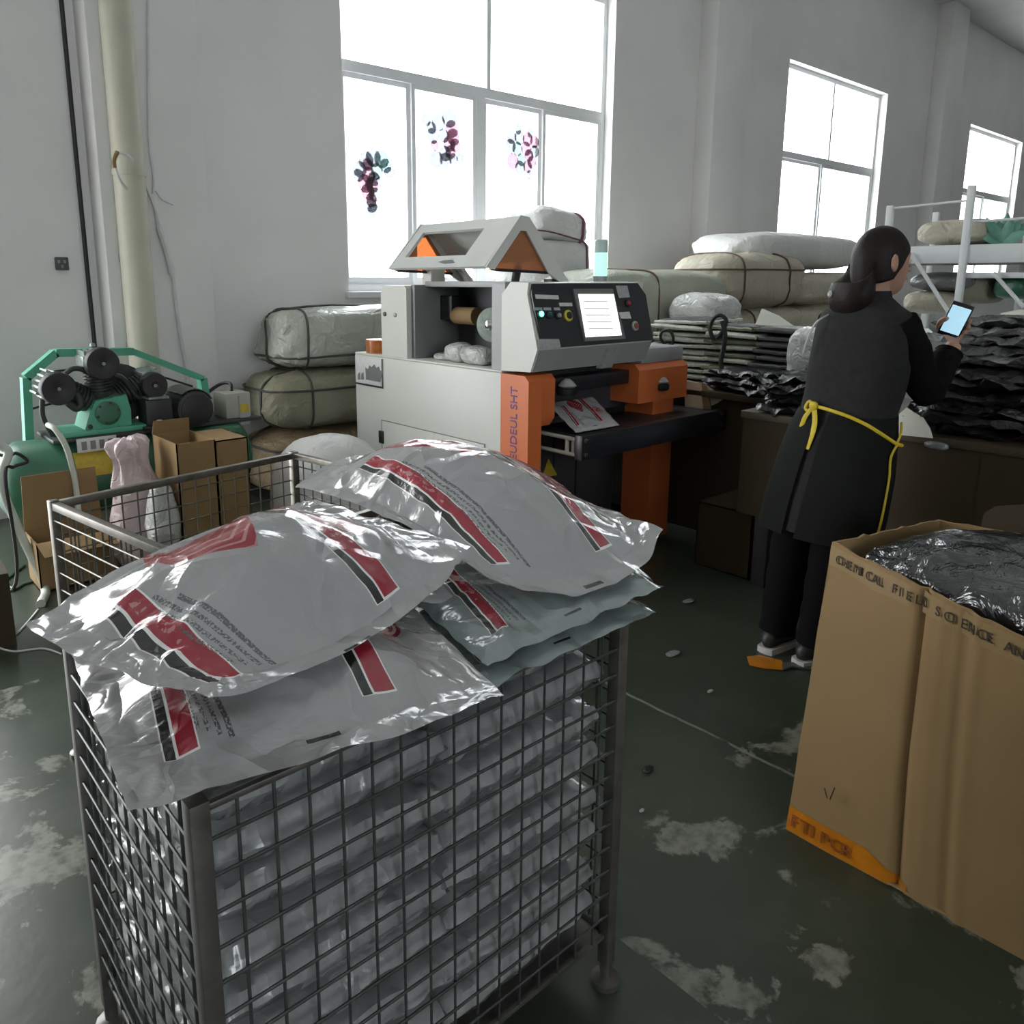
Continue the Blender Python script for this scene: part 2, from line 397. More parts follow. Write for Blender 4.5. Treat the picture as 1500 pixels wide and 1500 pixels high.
# ------------------------------------------------------------------ soft things
def quad_interp(P, u, v):
    def L(t): return (2 * (t - .5) * (t - 1), -4 * t * (t - 1), 2 * t * (t - .5))
    a, b = L(u), L(v); r = V((0, 0, 0))
    for j in range(3):
        for i in range(3): r += P[j][i] * (a[i] * b[j])
    return r
def rumple(p, seed, s1=5.0):
    q = V((p[0] * s1 + seed * 3.1, p[1] * s1 - seed * 1.7, p[2] * s1 + seed))
    a = 1 - abs(noise.noise(q)) * 2.2
    b = 1 - abs(noise.noise(q * 2.3 + V((9, 2, 4)))) * 2.2
    d = noise.voronoi(q * .9)[0]
    return .45 * a * a * (1 if a > 0 else 0) + .25 * b + .7 * (d[1] - d[0]) - .6
def pillow(corners, top, bot, nu=60, nv=44, wr=.012, seed=1, mid=None, ex=.55, edge=.012, lip=0, du=0, dv=0):
    """flat filled bag. corners FL, NL, NR, FR (far-left, near-left, near-right, far-right); u runs left-right, v far-near"""
    FL, NL, NR, FR = [V(c) for c in corners]; mid = mid or {}
    P = [[FL, (FL + FR) / 2, FR], [(FL + NL) / 2, (FL + NL + NR + FR) / 4, (FR + NR) / 2], [NL, (NL + NR) / 2, NR]]
    for (j, i), d in mid.items(): P[j][i] = P[j][i] + V(d)
    mb = MB(); idx = {}; up = V((0, 0, 1))
    su = max((NR - NL).length, .1); sv = max((NL - FL).length, .1)
    for side in (1, -1):
        for j in range(nv + 1):
            for i in range(nu + 1):
                rim = i in (0, nu) or j in (0, nv)
                if side < 0 and rim: idx[(side, i, j)] = idx[(1, i, j)]; continue
                u, v = i / nu, j / nv; p = quad_interp(P, u, v)
                lu, lv = max(0, (min(u, 1 - u) - lip) / (.5 - lip)), max(0, (min(v, 1 - v) - lip) / (.5 - lip)); m = (lu * (2 - lu)) ** ex * (lv * (2 - lv)) ** ex
                h = (top if side > 0 else -bot) * m
                k = min(1, 6 * min(u, 1 - u, v, 1 - v) + .12)
                ru = rumple((u * su, v * sv, side * .7), seed, 7.5) * wr * k
                # gathers running in from the two short ends
                e = min(u, 1 - u); g = max(0, 1 - e / .22)
                ru += g * wr * .8 * (.6 - abs(noise.noise(V((seed * 5 + v * sv * 17 + 2.2 * noise.noise(V((u * 6, v * 5, seed))), u * su * 9, side)))) * 2.4) * min(1, e * 25)
                ed = V((0, 0, 0))
                if min(u, 1 - u, v, 1 - v) < .08:
                    q = 1 - min(u, 1 - u, v, 1 - v) / .08
                    ed = V((noise.noise(V((u * 9, v * 9, seed))), noise.noise(V((u * 9, v * 9, seed + 7))), 1.3 * noise.noise(V((u * 7, v * 7, seed + 3))))) * edge * q
                idx[(side, i, j)] = len(mb.v); mb.uv[len(mb.v)] = (u + du, v + dv); mb.v.append(p + up * (h + ru * (1 if side > 0 else .6)) + ed)
    for side in (1, -1):
        for j in range(nv):
            for i in range(nu):
                q = (idx[(side, i, j)], idx[(side, i + 1, j)], idx[(side, i + 1, j + 1)], idx[(side, i, j + 1)])
                mb.f.append(q if side < 0 else q[::-1])
    return mb
def lump_pt(c, d, e, seed, amp, th, ph, rot, sag=0):
    def sp(x, p): return abs(x) ** p * (1 if x >= 0 else -1)
    ct, st, cp, sp_ = math.cos(th), math.sin(th), math.cos(ph), math.sin(ph)
    q = V((sp(cp, e[0]) * sp(ct, e[1]), sp(cp, e[0]) * sp(st, e[1]), sp(sp_, e[0])))
    p = V((q.x * d[0] / 2, q.y * d[1] / 2, q.z * d[2] / 2))
    n = noise.noise(V((p.x * 3 + seed, p.y * 3, p.z * 4))) + .7 * rumple((p.x, p.y, p.z * 1.6), seed, 4) + .35 * rumple((p.x, p.y, p.z * 2), seed + 5, 11)
    p = p * (1 + amp * n)
    if sag: p.x *= 1 + sag * max(0, -q.z); p.y *= 1 + sag * max(0, -q.z)
    return rot @ p + V(c)
def lump(c, d, seed, e=(.6, .6), amp=.1, rz=0, rot=None, nu=72, nv=40, sag=0):
    m = rot if rot is not None else Matrix.Rotation(rz, 3, 'Z'); mb = MB()
    for j in range(nv + 1):
        for i in range(nu):
            mb.v.append(lump_pt(c, d, e, seed, amp, 2 * math.pi * i / nu, -math.pi / 2 + math.pi * j / nv, m, sag))
    for j in range(nv):
        for i in range(nu): mb.f.append((j * nu + i, j * nu + (i + 1) % nu, (j + 1) * nu + (i + 1) % nu, (j + 1) * nu + i))
    return mb
def strap_on(c, d, seed, e, amp, m, plane, r=.008):
    """a cord around the lump: plane 'x=f' / 'y=f' cuts it across, 'z=f' runs round the waist"""
    pts = []; n = 40; ax, f = plane
    for k in range(n + 1):
        a = 2 * math.pi * k / n
        if ax == 'z': th, ph = a, math.asin(max(-1, min(1, f)))
        else:
            dr = V((f, math.cos(a), math.sin(a))) if ax == 'x' else V((math.cos(a), f, math.sin(a)))
            dr.normalize(); th, ph = math.atan2(dr.y, dr.x), math.asin(dr.z)
        p = lump_pt(c, d, e, seed, amp * .6, th, ph, m); pts.append(p + (p - V(c)).normalized() * .006)
    return MB().tube(pts, r, 6, cap=False)
def bale(name, label, cat, c, d, seed, m, straps=(), sm='strap_dark', e=(.55, .5), amp=.09, rz=0, group=None, sag=0):
    c = V(c); rot = Matrix.Rotation(rz, 3, 'Z')
    t = thing(name, label, cat, (c.x, c.y, c.z - d[2] / 2), group)
    lump(c, d, seed, e, amp, rot=rot, sag=sag).build('wrapping', m, t, 60)
    for s in straps: strap_on(c, d, seed, e, amp, rot, s).build('cord', sm, t, 60)
    return t
def carton(name, label, corners, z0, z1, m, th=.006, flaps=(), cat='box', group=None, open_top=True, topc=None):
    """corners: 4 floor xy points; topc: 4 rim points if the box leans"""
    b = [V((x, y, z0)) for x, y in corners]; tp = [V(p) for p in topc] if topc else [V((x, y, z1)) for x, y in corners]
    c = sum(b, V()) / 4; t = thing(name, label, cat, (c.x, c.y, z0), group)
    for i in range(4):
        j = (i + 1) % 4; n = (b[j] - b[i]).cross(V((0, 0, 1))).normalized()
        if n.dot(c - b[i]) < 0: n = -n
        MB().prism([b[i], b[j], tp[j], tp[i]], n * th).build('side_panel', m, t)
    MB().prism(b, (0, 0, th)).build('bottom_panel', m, t)
    if not open_top: MB().prism(tp, (0, 0, -th)).build('top_panel', m, t)
    for (i, ln, tilt) in flaps:                       # flap hinged on rim edge i; tilt from upright outwards
        j = (i + 1) % 4; n = (b[j] - b[i]).cross(V((0, 0, 1))).normalized()
        if n.dot(c - b[i]) > 0: n = -n
        dv = (V((0, 0, 1)) * math.cos(tilt) + n * math.sin(tilt)) * ln
        e_ = (tp[j] - tp[i]) * .03
        MB().prism([tp[i], tp[j], tp[j] + dv - e_, tp[i] + dv + e_], n * th * .8).build('flap', m, t)
    return t

# ================================================================== SETTING
XL, XR, YB, ZC = -8.0, 24.0, -7.0, 5.6
MB().span((XL - .2, YB - .2, -.2), (XR + .2, WALL_Y + .24, 0)).build('floor', 'floor', kind='structure')
MB().span((XL - .2, YB - .2, ZC), (XR + .2, WALL_Y + .24, ZC + .2)).build('ceiling', 'ceiling_white', kind='structure')
def wall_with_windows(name, y0, y1, wins, door=None):
    mb = MB(); x = XL; xd = XL
    if door:
        mb.span((XL, y0, 0), (door[0], y1, HEAD)); mb.span((door[0], y0, door[2]), (door[1], y1, HEAD)); x = xd = door[1]
    mb.span((xd, y0, 0), (XR, y1, SILL)); mb.span((XL, y0, HEAD), (XR, y1, ZC))
    for a, b in wins: mb.span((x, y0, SILL), (a, y1, HEAD)); x = b
    mb.span((x, y0, SILL), (XR, y1, HEAD)); return mb.build(name, 'wall_paint', kind='structure')
wall_with_windows('wall_back', WALL_Y, WALL_Y + .24, WINS, DOOR)
MB().span((-9, WALL_Y + .24, -.2), (26, 14, -.02)).build('floor_outside', 'ceiling_white', kind='structure')
fd = MB(); fd.span((DOOR[0], WALL_Y + .02, 0), (DOOR[0] + .06, WALL_Y + .14, DOOR[2])); fd.span((DOOR[1] - .06, WALL_Y + .02, 0), (DOOR[1], WALL_Y + .14, DOOR[2])); fd.span((DOOR[0] + .06, WALL_Y + .02, DOOR[2] - .06), (DOOR[1] - .06, WALL_Y + .14, DOOR[2]))
fd.build('door_1', 'white_upvc', kind='structure')
wall_with_windows('wall_front', YB - .24, YB, BACKWINS)
MB().span((XL - .2, YB - .24, 0), (XL, WALL_Y + .24, ZC)).build('wall_left', 'wall_paint', kind='structure')
MB().span((XR, YB - .24, 0), (XR + .2, WALL_Y + .24, ZC)).build('wall_right', 'wall_paint', kind='structure')
for k, (a, b) in enumerate([(1.46, 2.11), (7.76, 8.42), (14.06, 14.72), (20.36, 21.0)]):
    MB().span((a, WALL_Y - .22, 0), (b, WALL_Y, ZC), .008).build('trim_%d' % (k + 1), 'wall_paint', kind='structure')

def window(k, x0, x1, y, low, thick=None):
    """white frame: outer frame, transom, sashes each with a pane"""
    t = bpy.data.objects.new('window_%d' % k, None); COL.objects.link(t); t.location = ((x0 + x1) / 2, y, SILL); t['kind'] = 'structure'
    d = .035; f = MB(); fr = .055; tz0, tz1 = 2.965, 3.045
    f.span((x0, y - d, SILL), (x0 + fr, y + d, HEAD)); f.span((x1 - fr, y - d, SILL), (x1, y + d, HEAD))
    f.span((x0 + fr, y - d, SILL), (x1 - fr, y + d, SILL + fr)); f.span((x0 + fr, y - d, HEAD - fr), (x1 - fr, y + d, HEAD))
    f.build('window_frame', 'white_upvc', t)
    MB().span((x0 + fr, y - d, tz0), (x1 - fr, y + d, tz1)).build('transom', 'white_upvc', t)
    xm = (x0 + x1) / 2
    MB().span((xm - .022, y - d, tz1), (xm + .022, y + d, HEAD - fr)).build('mullion', 'white_upvc', t)
    if thick: MB().span((thick - .05, y - d, SILL + fr), (thick + .05, y + d, tz0)).build('mullion', 'white_upvc', t)
    for a, b in ((x0 + fr, xm - .022), (xm + .022, x1 - fr)):
        MB().span((a, y - .004, tz1), (b, y + .004, HEAD - fr)).build('pane', 'glass', t)
    edges = [x0 + fr] + low + [x1 - fr]
    for i in range(len(edges) - 1):
        a, b = edges[i] + (.05 if thick and edges[i] == thick else 0), edges[i + 1] - (.05 if thick and edges[i + 1] == thick else 0)
        s = MB(); q = .038; yy = y - .012 if i % 2 else y + .012
        s.span((a, yy - .018, SILL + fr), (a + q, yy + .018, tz0)); s.span((b - q, yy - .018, SILL + fr), (b, yy + .018, tz0))
        s.span((a + q, yy - .018, SILL + fr), (b - q, yy + .018, SILL + fr + q + .02)); s.span((a + q, yy - .018, tz0 - q), (b - q, yy + .018, tz0))
        so = s.build('sash', 'white_upvc', t)
        MB().span((a + q, yy - .003, SILL + fr + q + .02), (b - q, yy + .003, tz0 - q)).build('pane', 'glass', so)
    MB().span((x0 - .03, WALL_Y - .05, SILL - .05), (x1 + .03, WALL_Y + .10, SILL), .006).build('window_sill', 'white_upvc', t) if y > 0 else None
    return t
WY = WALL_Y + .14
window(1, *WINS[0], WY, [3.99, 4.73, 5.50], 4.73)
window(2, *WINS[1], WY, [10.93])
window(3, *WINS[2], WY, [17.4])
for k, (a, b) in enumerate(BACKWINS): window(4 + k, a, b, YB - .12, [(a + b) / 2])

# cream downpipe and things fixed to the wall
t = thing('downpipe', 'cream round downpipe standing against the wall behind the green compressor', 'pipe', (1.60, 4.98, 0))
MB().lathe((1.60, 4.98, 0), (0, 0, 1), [(.088, 0), (.088, ZC)], 28).build('pipe', 'cream_pipe', t)
MB().lathe((1.60, 4.98, 2.02), (0, 0, 1), [(.094, 0), (.094, .035)], 28).build('collar', 'cream_pipe', t)
for z in (1.55, 1.02): MB().box((1.545, 5.04, z), (.03, .08, .05), bev=.004).build('bracket', 'pump_alloy', t)
tag(MB().tube([(1.405, 5.282, .2), (1.40, 5.284, 2.0), (1.395, 5.284, ZC - .02)], .013, 8).build('cable', 'cable_black'), 'black cable running straight down the wall left of the cream downpipe', 'cable')
t = thing('wall_socket', 'small dark square socket on the bare wall left of the downpipe', 'socket', (1.262, WALL_Y, 1.48))
MB().span((1.225, 5.272, 1.478), (1.298, 5.30, 1.555), .005).build('plate', 'socket_dark', t)
for dx, dz in ((.018, .05), (.05, .05), (.034, .022)): MB().span((1.225 + dx - .007, 5.268, 1.478 + dz - .009), (1.225 + dx + .007, 5.274, 1.478 + dz + .009), .002).build('socket_hole', 'pump_alloy', t)
Yc = 5.06
def wpt(x, y, Y=Yc): return py(x, y, Y)
tag(MB().tube(curve([wpt(217, 0), wpt(217, 140), wpt(219, 210), wpt(225, 260), wpt(224, 285)]), .008).build('cable', 'cable_white'), 'thin pale cable hanging straight down the pilaster from above', 'cable')
tag(MB().tube(curve([wpt(218, 285, 5.05), wpt(224, 290, 5.04), wpt(232, 330, 5.04), wpt(242, 360, 5.04), wpt(252, 400, 5.04), wpt(257, 440, 5.04), wpt(264, 490, 5.04), wpt(274, 545, 5.04), wpt(278, 600, 4.9)]), [.011] * 17 + [.022] * 16 + [.012] * 32, 8).build('cable', 'cable_white'), 'thick taped bundle of pale wires drooping down the wall to the switch box', 'cable')
tag(MB().tube(curve([wpt(218, 330, 5.04), wpt(205, 300, 4.98), wpt(180, 270, 4.89), wpt(169, 245, 4.86), wpt(172, 225, 4.86), wpt(190, 230, 4.88), wpt(207, 262, 4.98), wpt(222, 292, 5.03), wpt(236, 335, 5.03)]), .008).build('cable', 'cable_white'), 'loop of loose pale cable slung round the downpipe at head height', 'cable')
tag(MB().tube(curve([wpt(168, 246, 4.845), wpt(167, 235, 4.84), wpt(172, 222, 4.845)]), .012).build('tape', 'cable_tan'), 'strip of tan tape around the cable loop on the downpipe', 'tape')
tag(MB().tube(curve([wpt(214, 300, 5.06), wpt(214, 420, 5.06), wpt(211, 480, 5.05), wpt(216, 520, 5.02), wpt(228, 560, 4.9)]), .007).build('cable', 'cable_white'), 'thin white cable running straight down the pilaster behind the compressor', 'cable')
tag(MB().tube(curve([wpt(228, 280, 5.05), wpt(238, 292, 5.02), wpt(254, 300, 5.0)]), .005).build('cable', 'cable_white'), 'short white cable end sticking out sideways from the wire bundle', 'cable')

# window clings of petals on the glass of window 1
def cling(label, cx, cy, cells):
    c = py(cx, cy, WY - .05); t = thing('window_cling', label, 'window decoration', c, 'flower clings on the nearest window')
    for i, (dx, dy, r, m, sq) in enumerate(cells):
        p = py(cx + dx, cy + dy, WY - .045 - .0007 * i); rr = r * 1.55 / 217.0
        mb = MB(); mb.lathe(p, (0, -1, 0), [(rr, 0), (rr * .96, .002), (rr * .55, .004), (rr * .3, .003)], 12)
        for q in mb.v: q.x = p.x + (q.x - p.x) * sq
        mb.build('petal', m, t)
G_, P_, T_ = 'petal_grey', 'petal_pink', 'petal_teal'
cling('grey and pink flower cling on the left pane, curved like a hook', 545, 265,
      [(-18, -17, 9, G_, 1), (-9, -30, 10, G_, 1), (2, -34, 10, G_, 1), (14, -32, 10, T_, 1), (20, -22, 8, T_, 1), (26, -12, 6, G_, 1.4), (-6, -24, 7, P_, 1), (-20, -8, 7, G_, 1), (7, -14, 9, T_, .9), (-5, -8, 9, P_, 1), (-10, 4, 10, P_, 1), (0, 6, 9, P_, 1), (3, -3, 8, G_, 1), (-6, 16, 9, P_, 1), (4, 20, 8, G_, 1), (-1, 28, 8, P_, .9), (-1, 36, 8, G_, 1), (2, 43, 8, G_, 1)])
cling('grey and pink flower cling high on the second pane, rectangular cluster', 650, 205,
      [(-26, -29, 7, G_, 1), (-8, -26, 10, G_, 1), (8, -32, 11, G_, 1), (-18, -18, 7, G_, 1), (-16, -6, 9, G_, 1), (12, -16, 10, P_, 1), (0, -6, 8, G_, 1), (14, -4, 10, P_, 1), (8, 6, 9, P_, 1), (17, 8, 8, P_, 1), (-13, 8, 6, P_, 1), (10, 18, 8, P_, 1), (2, 20, 9, G_, 1), (-11, 28, 10, G_, 1), (3, 30, 9, G_, 1), (14, 28, 7, G_, 1), (24, 27, 6, G_, 1)])
cling('round grey and pink flower cling on the third pane', 765, 222,
      [(-6, -33, 7, G_, .8), (12, -27, 6, G_, .9), (-16, -22, 9, G_, 1), (-4, -20, 9, G_, 1), (8, -18, 9, P_, 1), (18, -14, 8, P_, 1), (-17, -8, 9, G_, 1), (-7, -4, 9, T_, 1), (6, -4, 9, P_, 1), (18, 0, 8, G_, 1), (10, 6, 8, P_, 1), (-14, 14, 10, P_, 1), (-1, 12, 8, T_, 1), (14, 16, 8, P_, 1), (-3, 24, 9, G_, 1), (8, 22, 8, P_, 1), (10, 34, 6, G_, .8)])

# ================================================================== BAGGING MACHINE
X0 = 2.43
mc = thing('bagging_machine', 'cream and orange automatic bagging machine with black control panel and raised lid', 'machine', (3.0, 3.2, 0))
XB, YF, YR = 3.62, 2.63, 3.88        # body: right side, front of side panel, rear
MB().span((X0, YF, .10), (X0 + .02, YR, 1.0), .004).build('side_panel', 'machine_cream', mc)
MB().span((XB - .02, YF, .10), (XB, YR, 1.0), .004).build('side_panel', 'machine_cream', mc)
MB().span((X0 + .02, YR - .02, .10), (XB - .02, YR, 1.0)).build('rear_panel', 'machine_grey', mc)
MB().span((X0, YF, 1.0), (XB, YR, 1.012), .004).build('deck', 'machine_cream', mc)
MB().span((X0 + .02, 3.0, .12), (XB - .02, 3.02, .99)).build('inner_panel', 'machine_grey', mc)
MB().span((X0 + .01, YF + .01, .06), (XB - .01, YR - .01, .10)).build('base_frame', 'dark_steel', mc)
for a in (X0 + .08, XB - .08):
    for b in (YF + .06, YR - .08): MB().lathe((a, b, 0), (0, 0, 1), [(.035, 0), (.035, .02), (.014, .025), (.014, .07)], 14).build('foot', 'dark_steel', mc)
# access door in the side panel, outlined by its gap, with two black latches
a, b = px(560, 615, X0), px(710, 657, X0)
dr = MB().span((X0 - .004, b.y, .20), (X0, a.y, .646), .002).build('access_door', 'machine_cream', mc)
g = MB()
for (ya, yb, za, zb) in ((b.y - .004, a.y + .004, .646, .650), (a.y, a.y + .004, .2, .646), (b.y - .004, b.y, .2, .646)): g.span((X0 - .0045, ya, za), (X0 - .001, yb, zb))
g.build('door_gap', 'screen_grey', mc)
for q in ((560, 640), (708, 673)):
    p = px(q[0], q[1], X0); MB().span((X0 - .012, p.y - .022, p.z - .036), (X0, p.y + .022, p.z + .036), .004).build('latch', 'panel_black', mc)
# picture plate on the rear top corner of the side panel
p0, p1 = px(521, 519, X0), px(562, 567, X0)
pl = MB().span((X0 - .005, p1.y, .828), (X0, p0.y, .992), .001).build('picture_plate', 'label_white', mc)
fr = MB()
for (ya, yb, za, zb) in ((p1.y, p0.y, .828, .838), (p1.y, p1.y + .008, .828, .992)): fr.span((X0 - .006, ya, za), (X0 - .004, yb, zb))
fr.build('plate_edge', 'panel_black', mc)
sil = [px(x, y, X0 - .0065) for x, y in ((536, 552), (535, 538), (539, 541), (541, 535), (544, 538), (548, 534), (551, 539), (555, 537), (557, 543), (561, 543), (557, 560), (536, 556))]
MB().prism(sil, (.001, 0, 0)).build('printed_picture', 'screen_grey', mc)
for x in (524, 529): MB().prism([px(x, 548, X0 - .0065), px(x + 3, 545, X0 - .0065), px(x + 4, 556, X0 - .0065), px(x, 556, X0 - .0065)], (.001, 0, 0)).build('printed_picture', 'screen_grey', mc)
# orange columns
ZO = 1.0
MB().prism([(X0 - .002, 2.632, .05), (X0 - .002, 2.632, ZO), (X0 - .002, 2.475, ZO), (X0 - .002, 2.45, .975), (X0 - .002, 2.45, .05)], (.085, 0, 0)).build('front_column', 'machine_orange', mc)
MB().prism([(X0 + .083, 2.632, .76), (X0 + .083, 2.632, ZO), (X0 + .083, 2.475, ZO), (X0 + .083, 2.45, .975), (X0 + .083, 2.45, .80), (X0 + .083, 2.48, .76)], (.085, 0, 0)).build('column_head', 'machine_orange', mc)
MB().span((X0 + .083, 2.49, .05), (X0 + .125, 2.632, .76), .004).build('column_flange', 'machine_orange', mc)
MB().prism([(3.34, 2.632, .04), (3.34, 2.632, .80), (3.34, 2.45, .80), (3.34, 2.45, .04)], (.18, 0, 0)).build('front_column', 'machine_orange', mc)
MB().prism([(3.20, 2.70, .80), (3.20, 2.70, ZO), (3.20, 2.47, ZO), (3.20, 2.44, .97), (3.20, 2.44, .80)], (.42, 0, 0)).build('column_head', 'machine_orange', mc)
MB().span((3.24, 2.46, 1.0), (3.60, 2.70, 1.075), .006).build('column_cap', 'machine_grey', mc)
text('lettering', 'HEUDEUL SHT', 'ink_purple', mc, (X0 - .003, 2.522, .562), (0, 0, 1), (0, 1, 0), .062, fit=.38)
text('lettering', 'D', 'ink_purple', mc, (X0 - .003, 2.522, .495), (0, 0, 1), (0, 1, 0), .062)
for xx in (2.90,):                                                   # black knob below the right head and one on the left
    pass
for p in ((840, 572), (1062 - 86, 565)):
    q = py(p[0], p[1], 2.42); kn = MB().lathe((q.x, 2.46, q.z - .025), (0, 0, 1), [(.045, 0), (.05, .008), (.05, .03), (.03, .036)], 18).build('knob', 'panel_black', mc)
    MB().lathe((q.x, 2.46, q.z + .011), (0, 0, 1), [(.035, 0), (.045, .008), (.03, .026), (.012, .04)], 18).build('knob_cap', 'label_pale', kn)
# control pod with sloping front panel
prof = [(2.632, 1.012), (2.632, 1.357), (2.575, 1.411), (2.462, 1.408), (2.470, 1.360), (2.402, 1.122), (2.442, 1.02)]
XP = 3.235
MB().prism([(X0, y, z) for y, z in prof], (XP - X0, 0, 0)).build('control_pod', 'machine_cream', mc, 20)
MB().span((X0 + .02, 2.632, 1.012), (XP, 2.72, 1.40)).build('pod_back', 'machine_grey', mc)
A_, B_ = V((0, 2.466, 1.402)), V((0, 2.4005, 1.124))                # slope of the panel from top to bottom
sl = (B_ - A_); sn = V((0, -1, 0)); sn = V((0, sl.z, -sl.y)).normalized()
if sn.y > 0: sn = -sn
def pan(x, s, d=0): return V((x, 0, 0)) + A_ + sl * s + sn * d      # s 0..1 down the slope
cp = MB(); PX0 = X0 + .008
cp.prism([pan(PX0 + .012, 0, .001), pan(PX0, .16, .001), pan(PX0 + .016, 1, .001), pan(XP + .008, 1, .001), pan(XP + .0, .2, .001), pan(XP - .05, 0, .001)], sn * .006)
cpo = cp.build('control_panel', 'panel_black', mc)
MB().prism([(X0 + .012, 2.398, 1.118), (X0 + .012, 2.440, 1.022), (X0 + .012, 2.452, 1.022), (X0 + .012, 2.41, 1.118)], (XP - X0 - .01, 0, 0)).build('pod_chin', 'machine_grey', mc)
MB().prism([(2.89, 2.386, 1.10), (2.89, 2.432, 1.005), (2.89, 2.46, 1.005), (2.89, 2.42, 1.10)], (.085, 0, 0)).build('chin_clip', 'label_pale', mc)
def onp(x, y):                                                       # pixel on the sloping panel
    d = ray(x, y); k = (A_ - V((0, 0, H))).dot(sn) / d.dot(sn); return V((0, 0, H)) + d * k
def plate(name, pts, m, lift, th, parent=mc): return MB().prism([onp(*p) + sn * lift for p in pts], sn * th).build(name, m, parent)
plate('screen_bezel', [(836, 424), (894, 424), (913, 497), (854, 501)], 'screen_grey', .006, .010)
plate('touch_screen', [(843, 432), (895, 432), (907, 492), (854, 495)], 'screen_lit', .0162, .001)
for r_ in range(5):
    yy = 442 + r_ * 10; plate('screen_line', [(850 + r_ * 2, yy), (886 + r_ * 2, yy - .3), (886 + r_ * 2, yy + .9), (850 + r_ * 2, yy + 1.2)], 'label_white', .0173, .0003)
for nm, pts, m in (('label', [(782, 432), (816, 433), (817, 439), (783, 438)], 'label_white'), ('label', [(787, 497), (817, 497), (820, 510), (788, 512)], 'label_pale'), ('label', [(817, 444), (836, 444), (837, 449), (818, 449)], 'label_white'),
                   ('label', [(779, 451), (792, 451), (793, 455), (780, 455)], 'label_pale'), ('label', [(794, 451), (805, 451), (806, 455), (795, 455)], 'label_pale'), ('label', [(809, 451), (818, 451), (819, 455), (810, 455)], 'label_pale'),
                   ('label', [(900, 419), (917, 419), (921, 436), (905, 437)], 'label_pale'), ('label', [(905, 458), (920, 457), (923, 467), (908, 467)], 'label_white')):
    plate(nm, pts, m, .006, .002)
for (x, y, r_, m, m2) in ((789, 461, .019, 'lamp_green_dark', 'lamp_green_lit'), (802, 462, .017, 'panel_black', 'lamp_green_dark'), (815, 463, .016, 'panel_black', 'label_pale'), (830, 463, .026, 'button_yellow', 'panel_black'), (917, 445, .018, 'panel_black', 'button_red'), (928, 478, .024, 'label_pale', 'button_brown')):
    p = onp(x, y); rg = MB().lathe(p + sn * .006, sn, [(r_, 0), (r_, .008), (r_ * .8, .010)], 18).build('button_ring', m, mc)
    MB().lathe(p + sn * .014, sn, [(r_ * .62, 0), (r_ * .62, .008), (r_ * .4, .012)], 18).build('button', m2, rg)
# rear tower, printing bay, raised lid
MB().prism([(X0, 3.365, 1.012), (X0, 3.365, 1.375), (X0, 3.385, 1.39), (X0, 3.57, 1.39), (X0, 3.60, 1.35), (X0, 3.60, 1.012)], (.55, 0, 0)).build('tower', 'machine_cream', mc, 20)
MB().span((X0 + .03, 3.333, 1.012), (X0 + .55, 3.367, 1.395), .006).build('tower_face', 'screen_grey', mc)
for q, m in (((564, 460), 'socket_dark'), ((579, 461), 'label_pale')):
    p = px(q[0], q[1], X0); MB().lathe((X0, p.y, p.z), (-1, 0, 0), [(.012, 0), (.012, .006), (.006, .008)], 12).build('stud', m, mc)
MB().span((X0 + .33, 2.72, 1.012), (X0 + .35, 3.335, 1.40)).build('bay_back', 'bay_dark', mc)
MB().span((X0 + .10, 2.72, 1.385), (X0 + .35, 3.335, 1.412), .004).build('bay_top_rail', 'machine_grey', mc)
MB().span((X0 + .35, 2.72, 1.012), (3.42, 3.60, 1.39), .006).build('upper_body', 'machine_grey', mc)
MB().span((X0 + .06, 2.72, 1.012), (X0 + .33, 2.735, 1.38)).build('bay_side', 'bay_dark', mc)
pq = px(646, 452, X0 + .2); MB().span((X0 + .20, pq.y - .09, pq.z - .06), (X0 + .33, pq.y + .09, pq.z + .07), .006).build('print_head', 'panel_black', mc)
pq = px(664, 462, X0 + .22); MB().lathe((X0 + .24, pq.y, pq.z), (0, -1, 0), [(.045, 0), (.045, .17)], 20).build('label_roll', 'card', mc)
pq = px(717, 476, X0 + .17); wh = MB().lathe((X0 + .19, pq.y, pq.z), (0.95, .35, 0), [(.02, -.012), (.085, -.008), (.085, .008), (.02, .012)], 28).build('reel_disc', 'pump_alloy', mc)
MB().lathe((X0 + .18, pq.y, pq.z), (-.95, -.35, 0), [(.026, 0), (.026, .02), (.012, .028)], 16).build('reel_hub', 'chrome', wh)
# lid: two slopes meeting at a ridge, open underneath; amber triangles close the ends
LY0, LY1 = 2.79, 3.56
Lb, La, La2, Lr = V((2.465, 0, 1.482)), V((2.685, 0, 1.718)), V((2.735, 0, 1.712)), V((3.03, 0, 1.40))
def lp(p, y): return V((p.x, y, p.z))
th = V((.012, 0, -.010))
h0, h1, s0, s1 = LY0 + .20, LY1 - .07, .24, .80                     # window in the left slope
def ls(s, y): return lp(Lb.lerp(La, s), y)
lid = MB()
for (sa, sb, ya, yb) in ((0, s0, LY0, LY1), (s1, 1, LY0, LY1), (s0, s1, LY0, h0), (s0, s1, h1, LY1)): lid.prism([ls(sa, ya), ls(sa, yb), ls(sb, yb), ls(sb, ya)], th)
lid.prism([lp(La, LY0), lp(La, LY1), lp(La2, LY1), lp(La2, LY0)], (0, 0, -.012))
lid.prism([lp(La2, LY0), lp(La2, LY1), lp(La2.lerp(Lr, .62), LY1), lp(La2.lerp(Lr, .62), LY0)], (-.012, 0, -.010))
lid.build('lid', 'lid_grey', mc, 15)
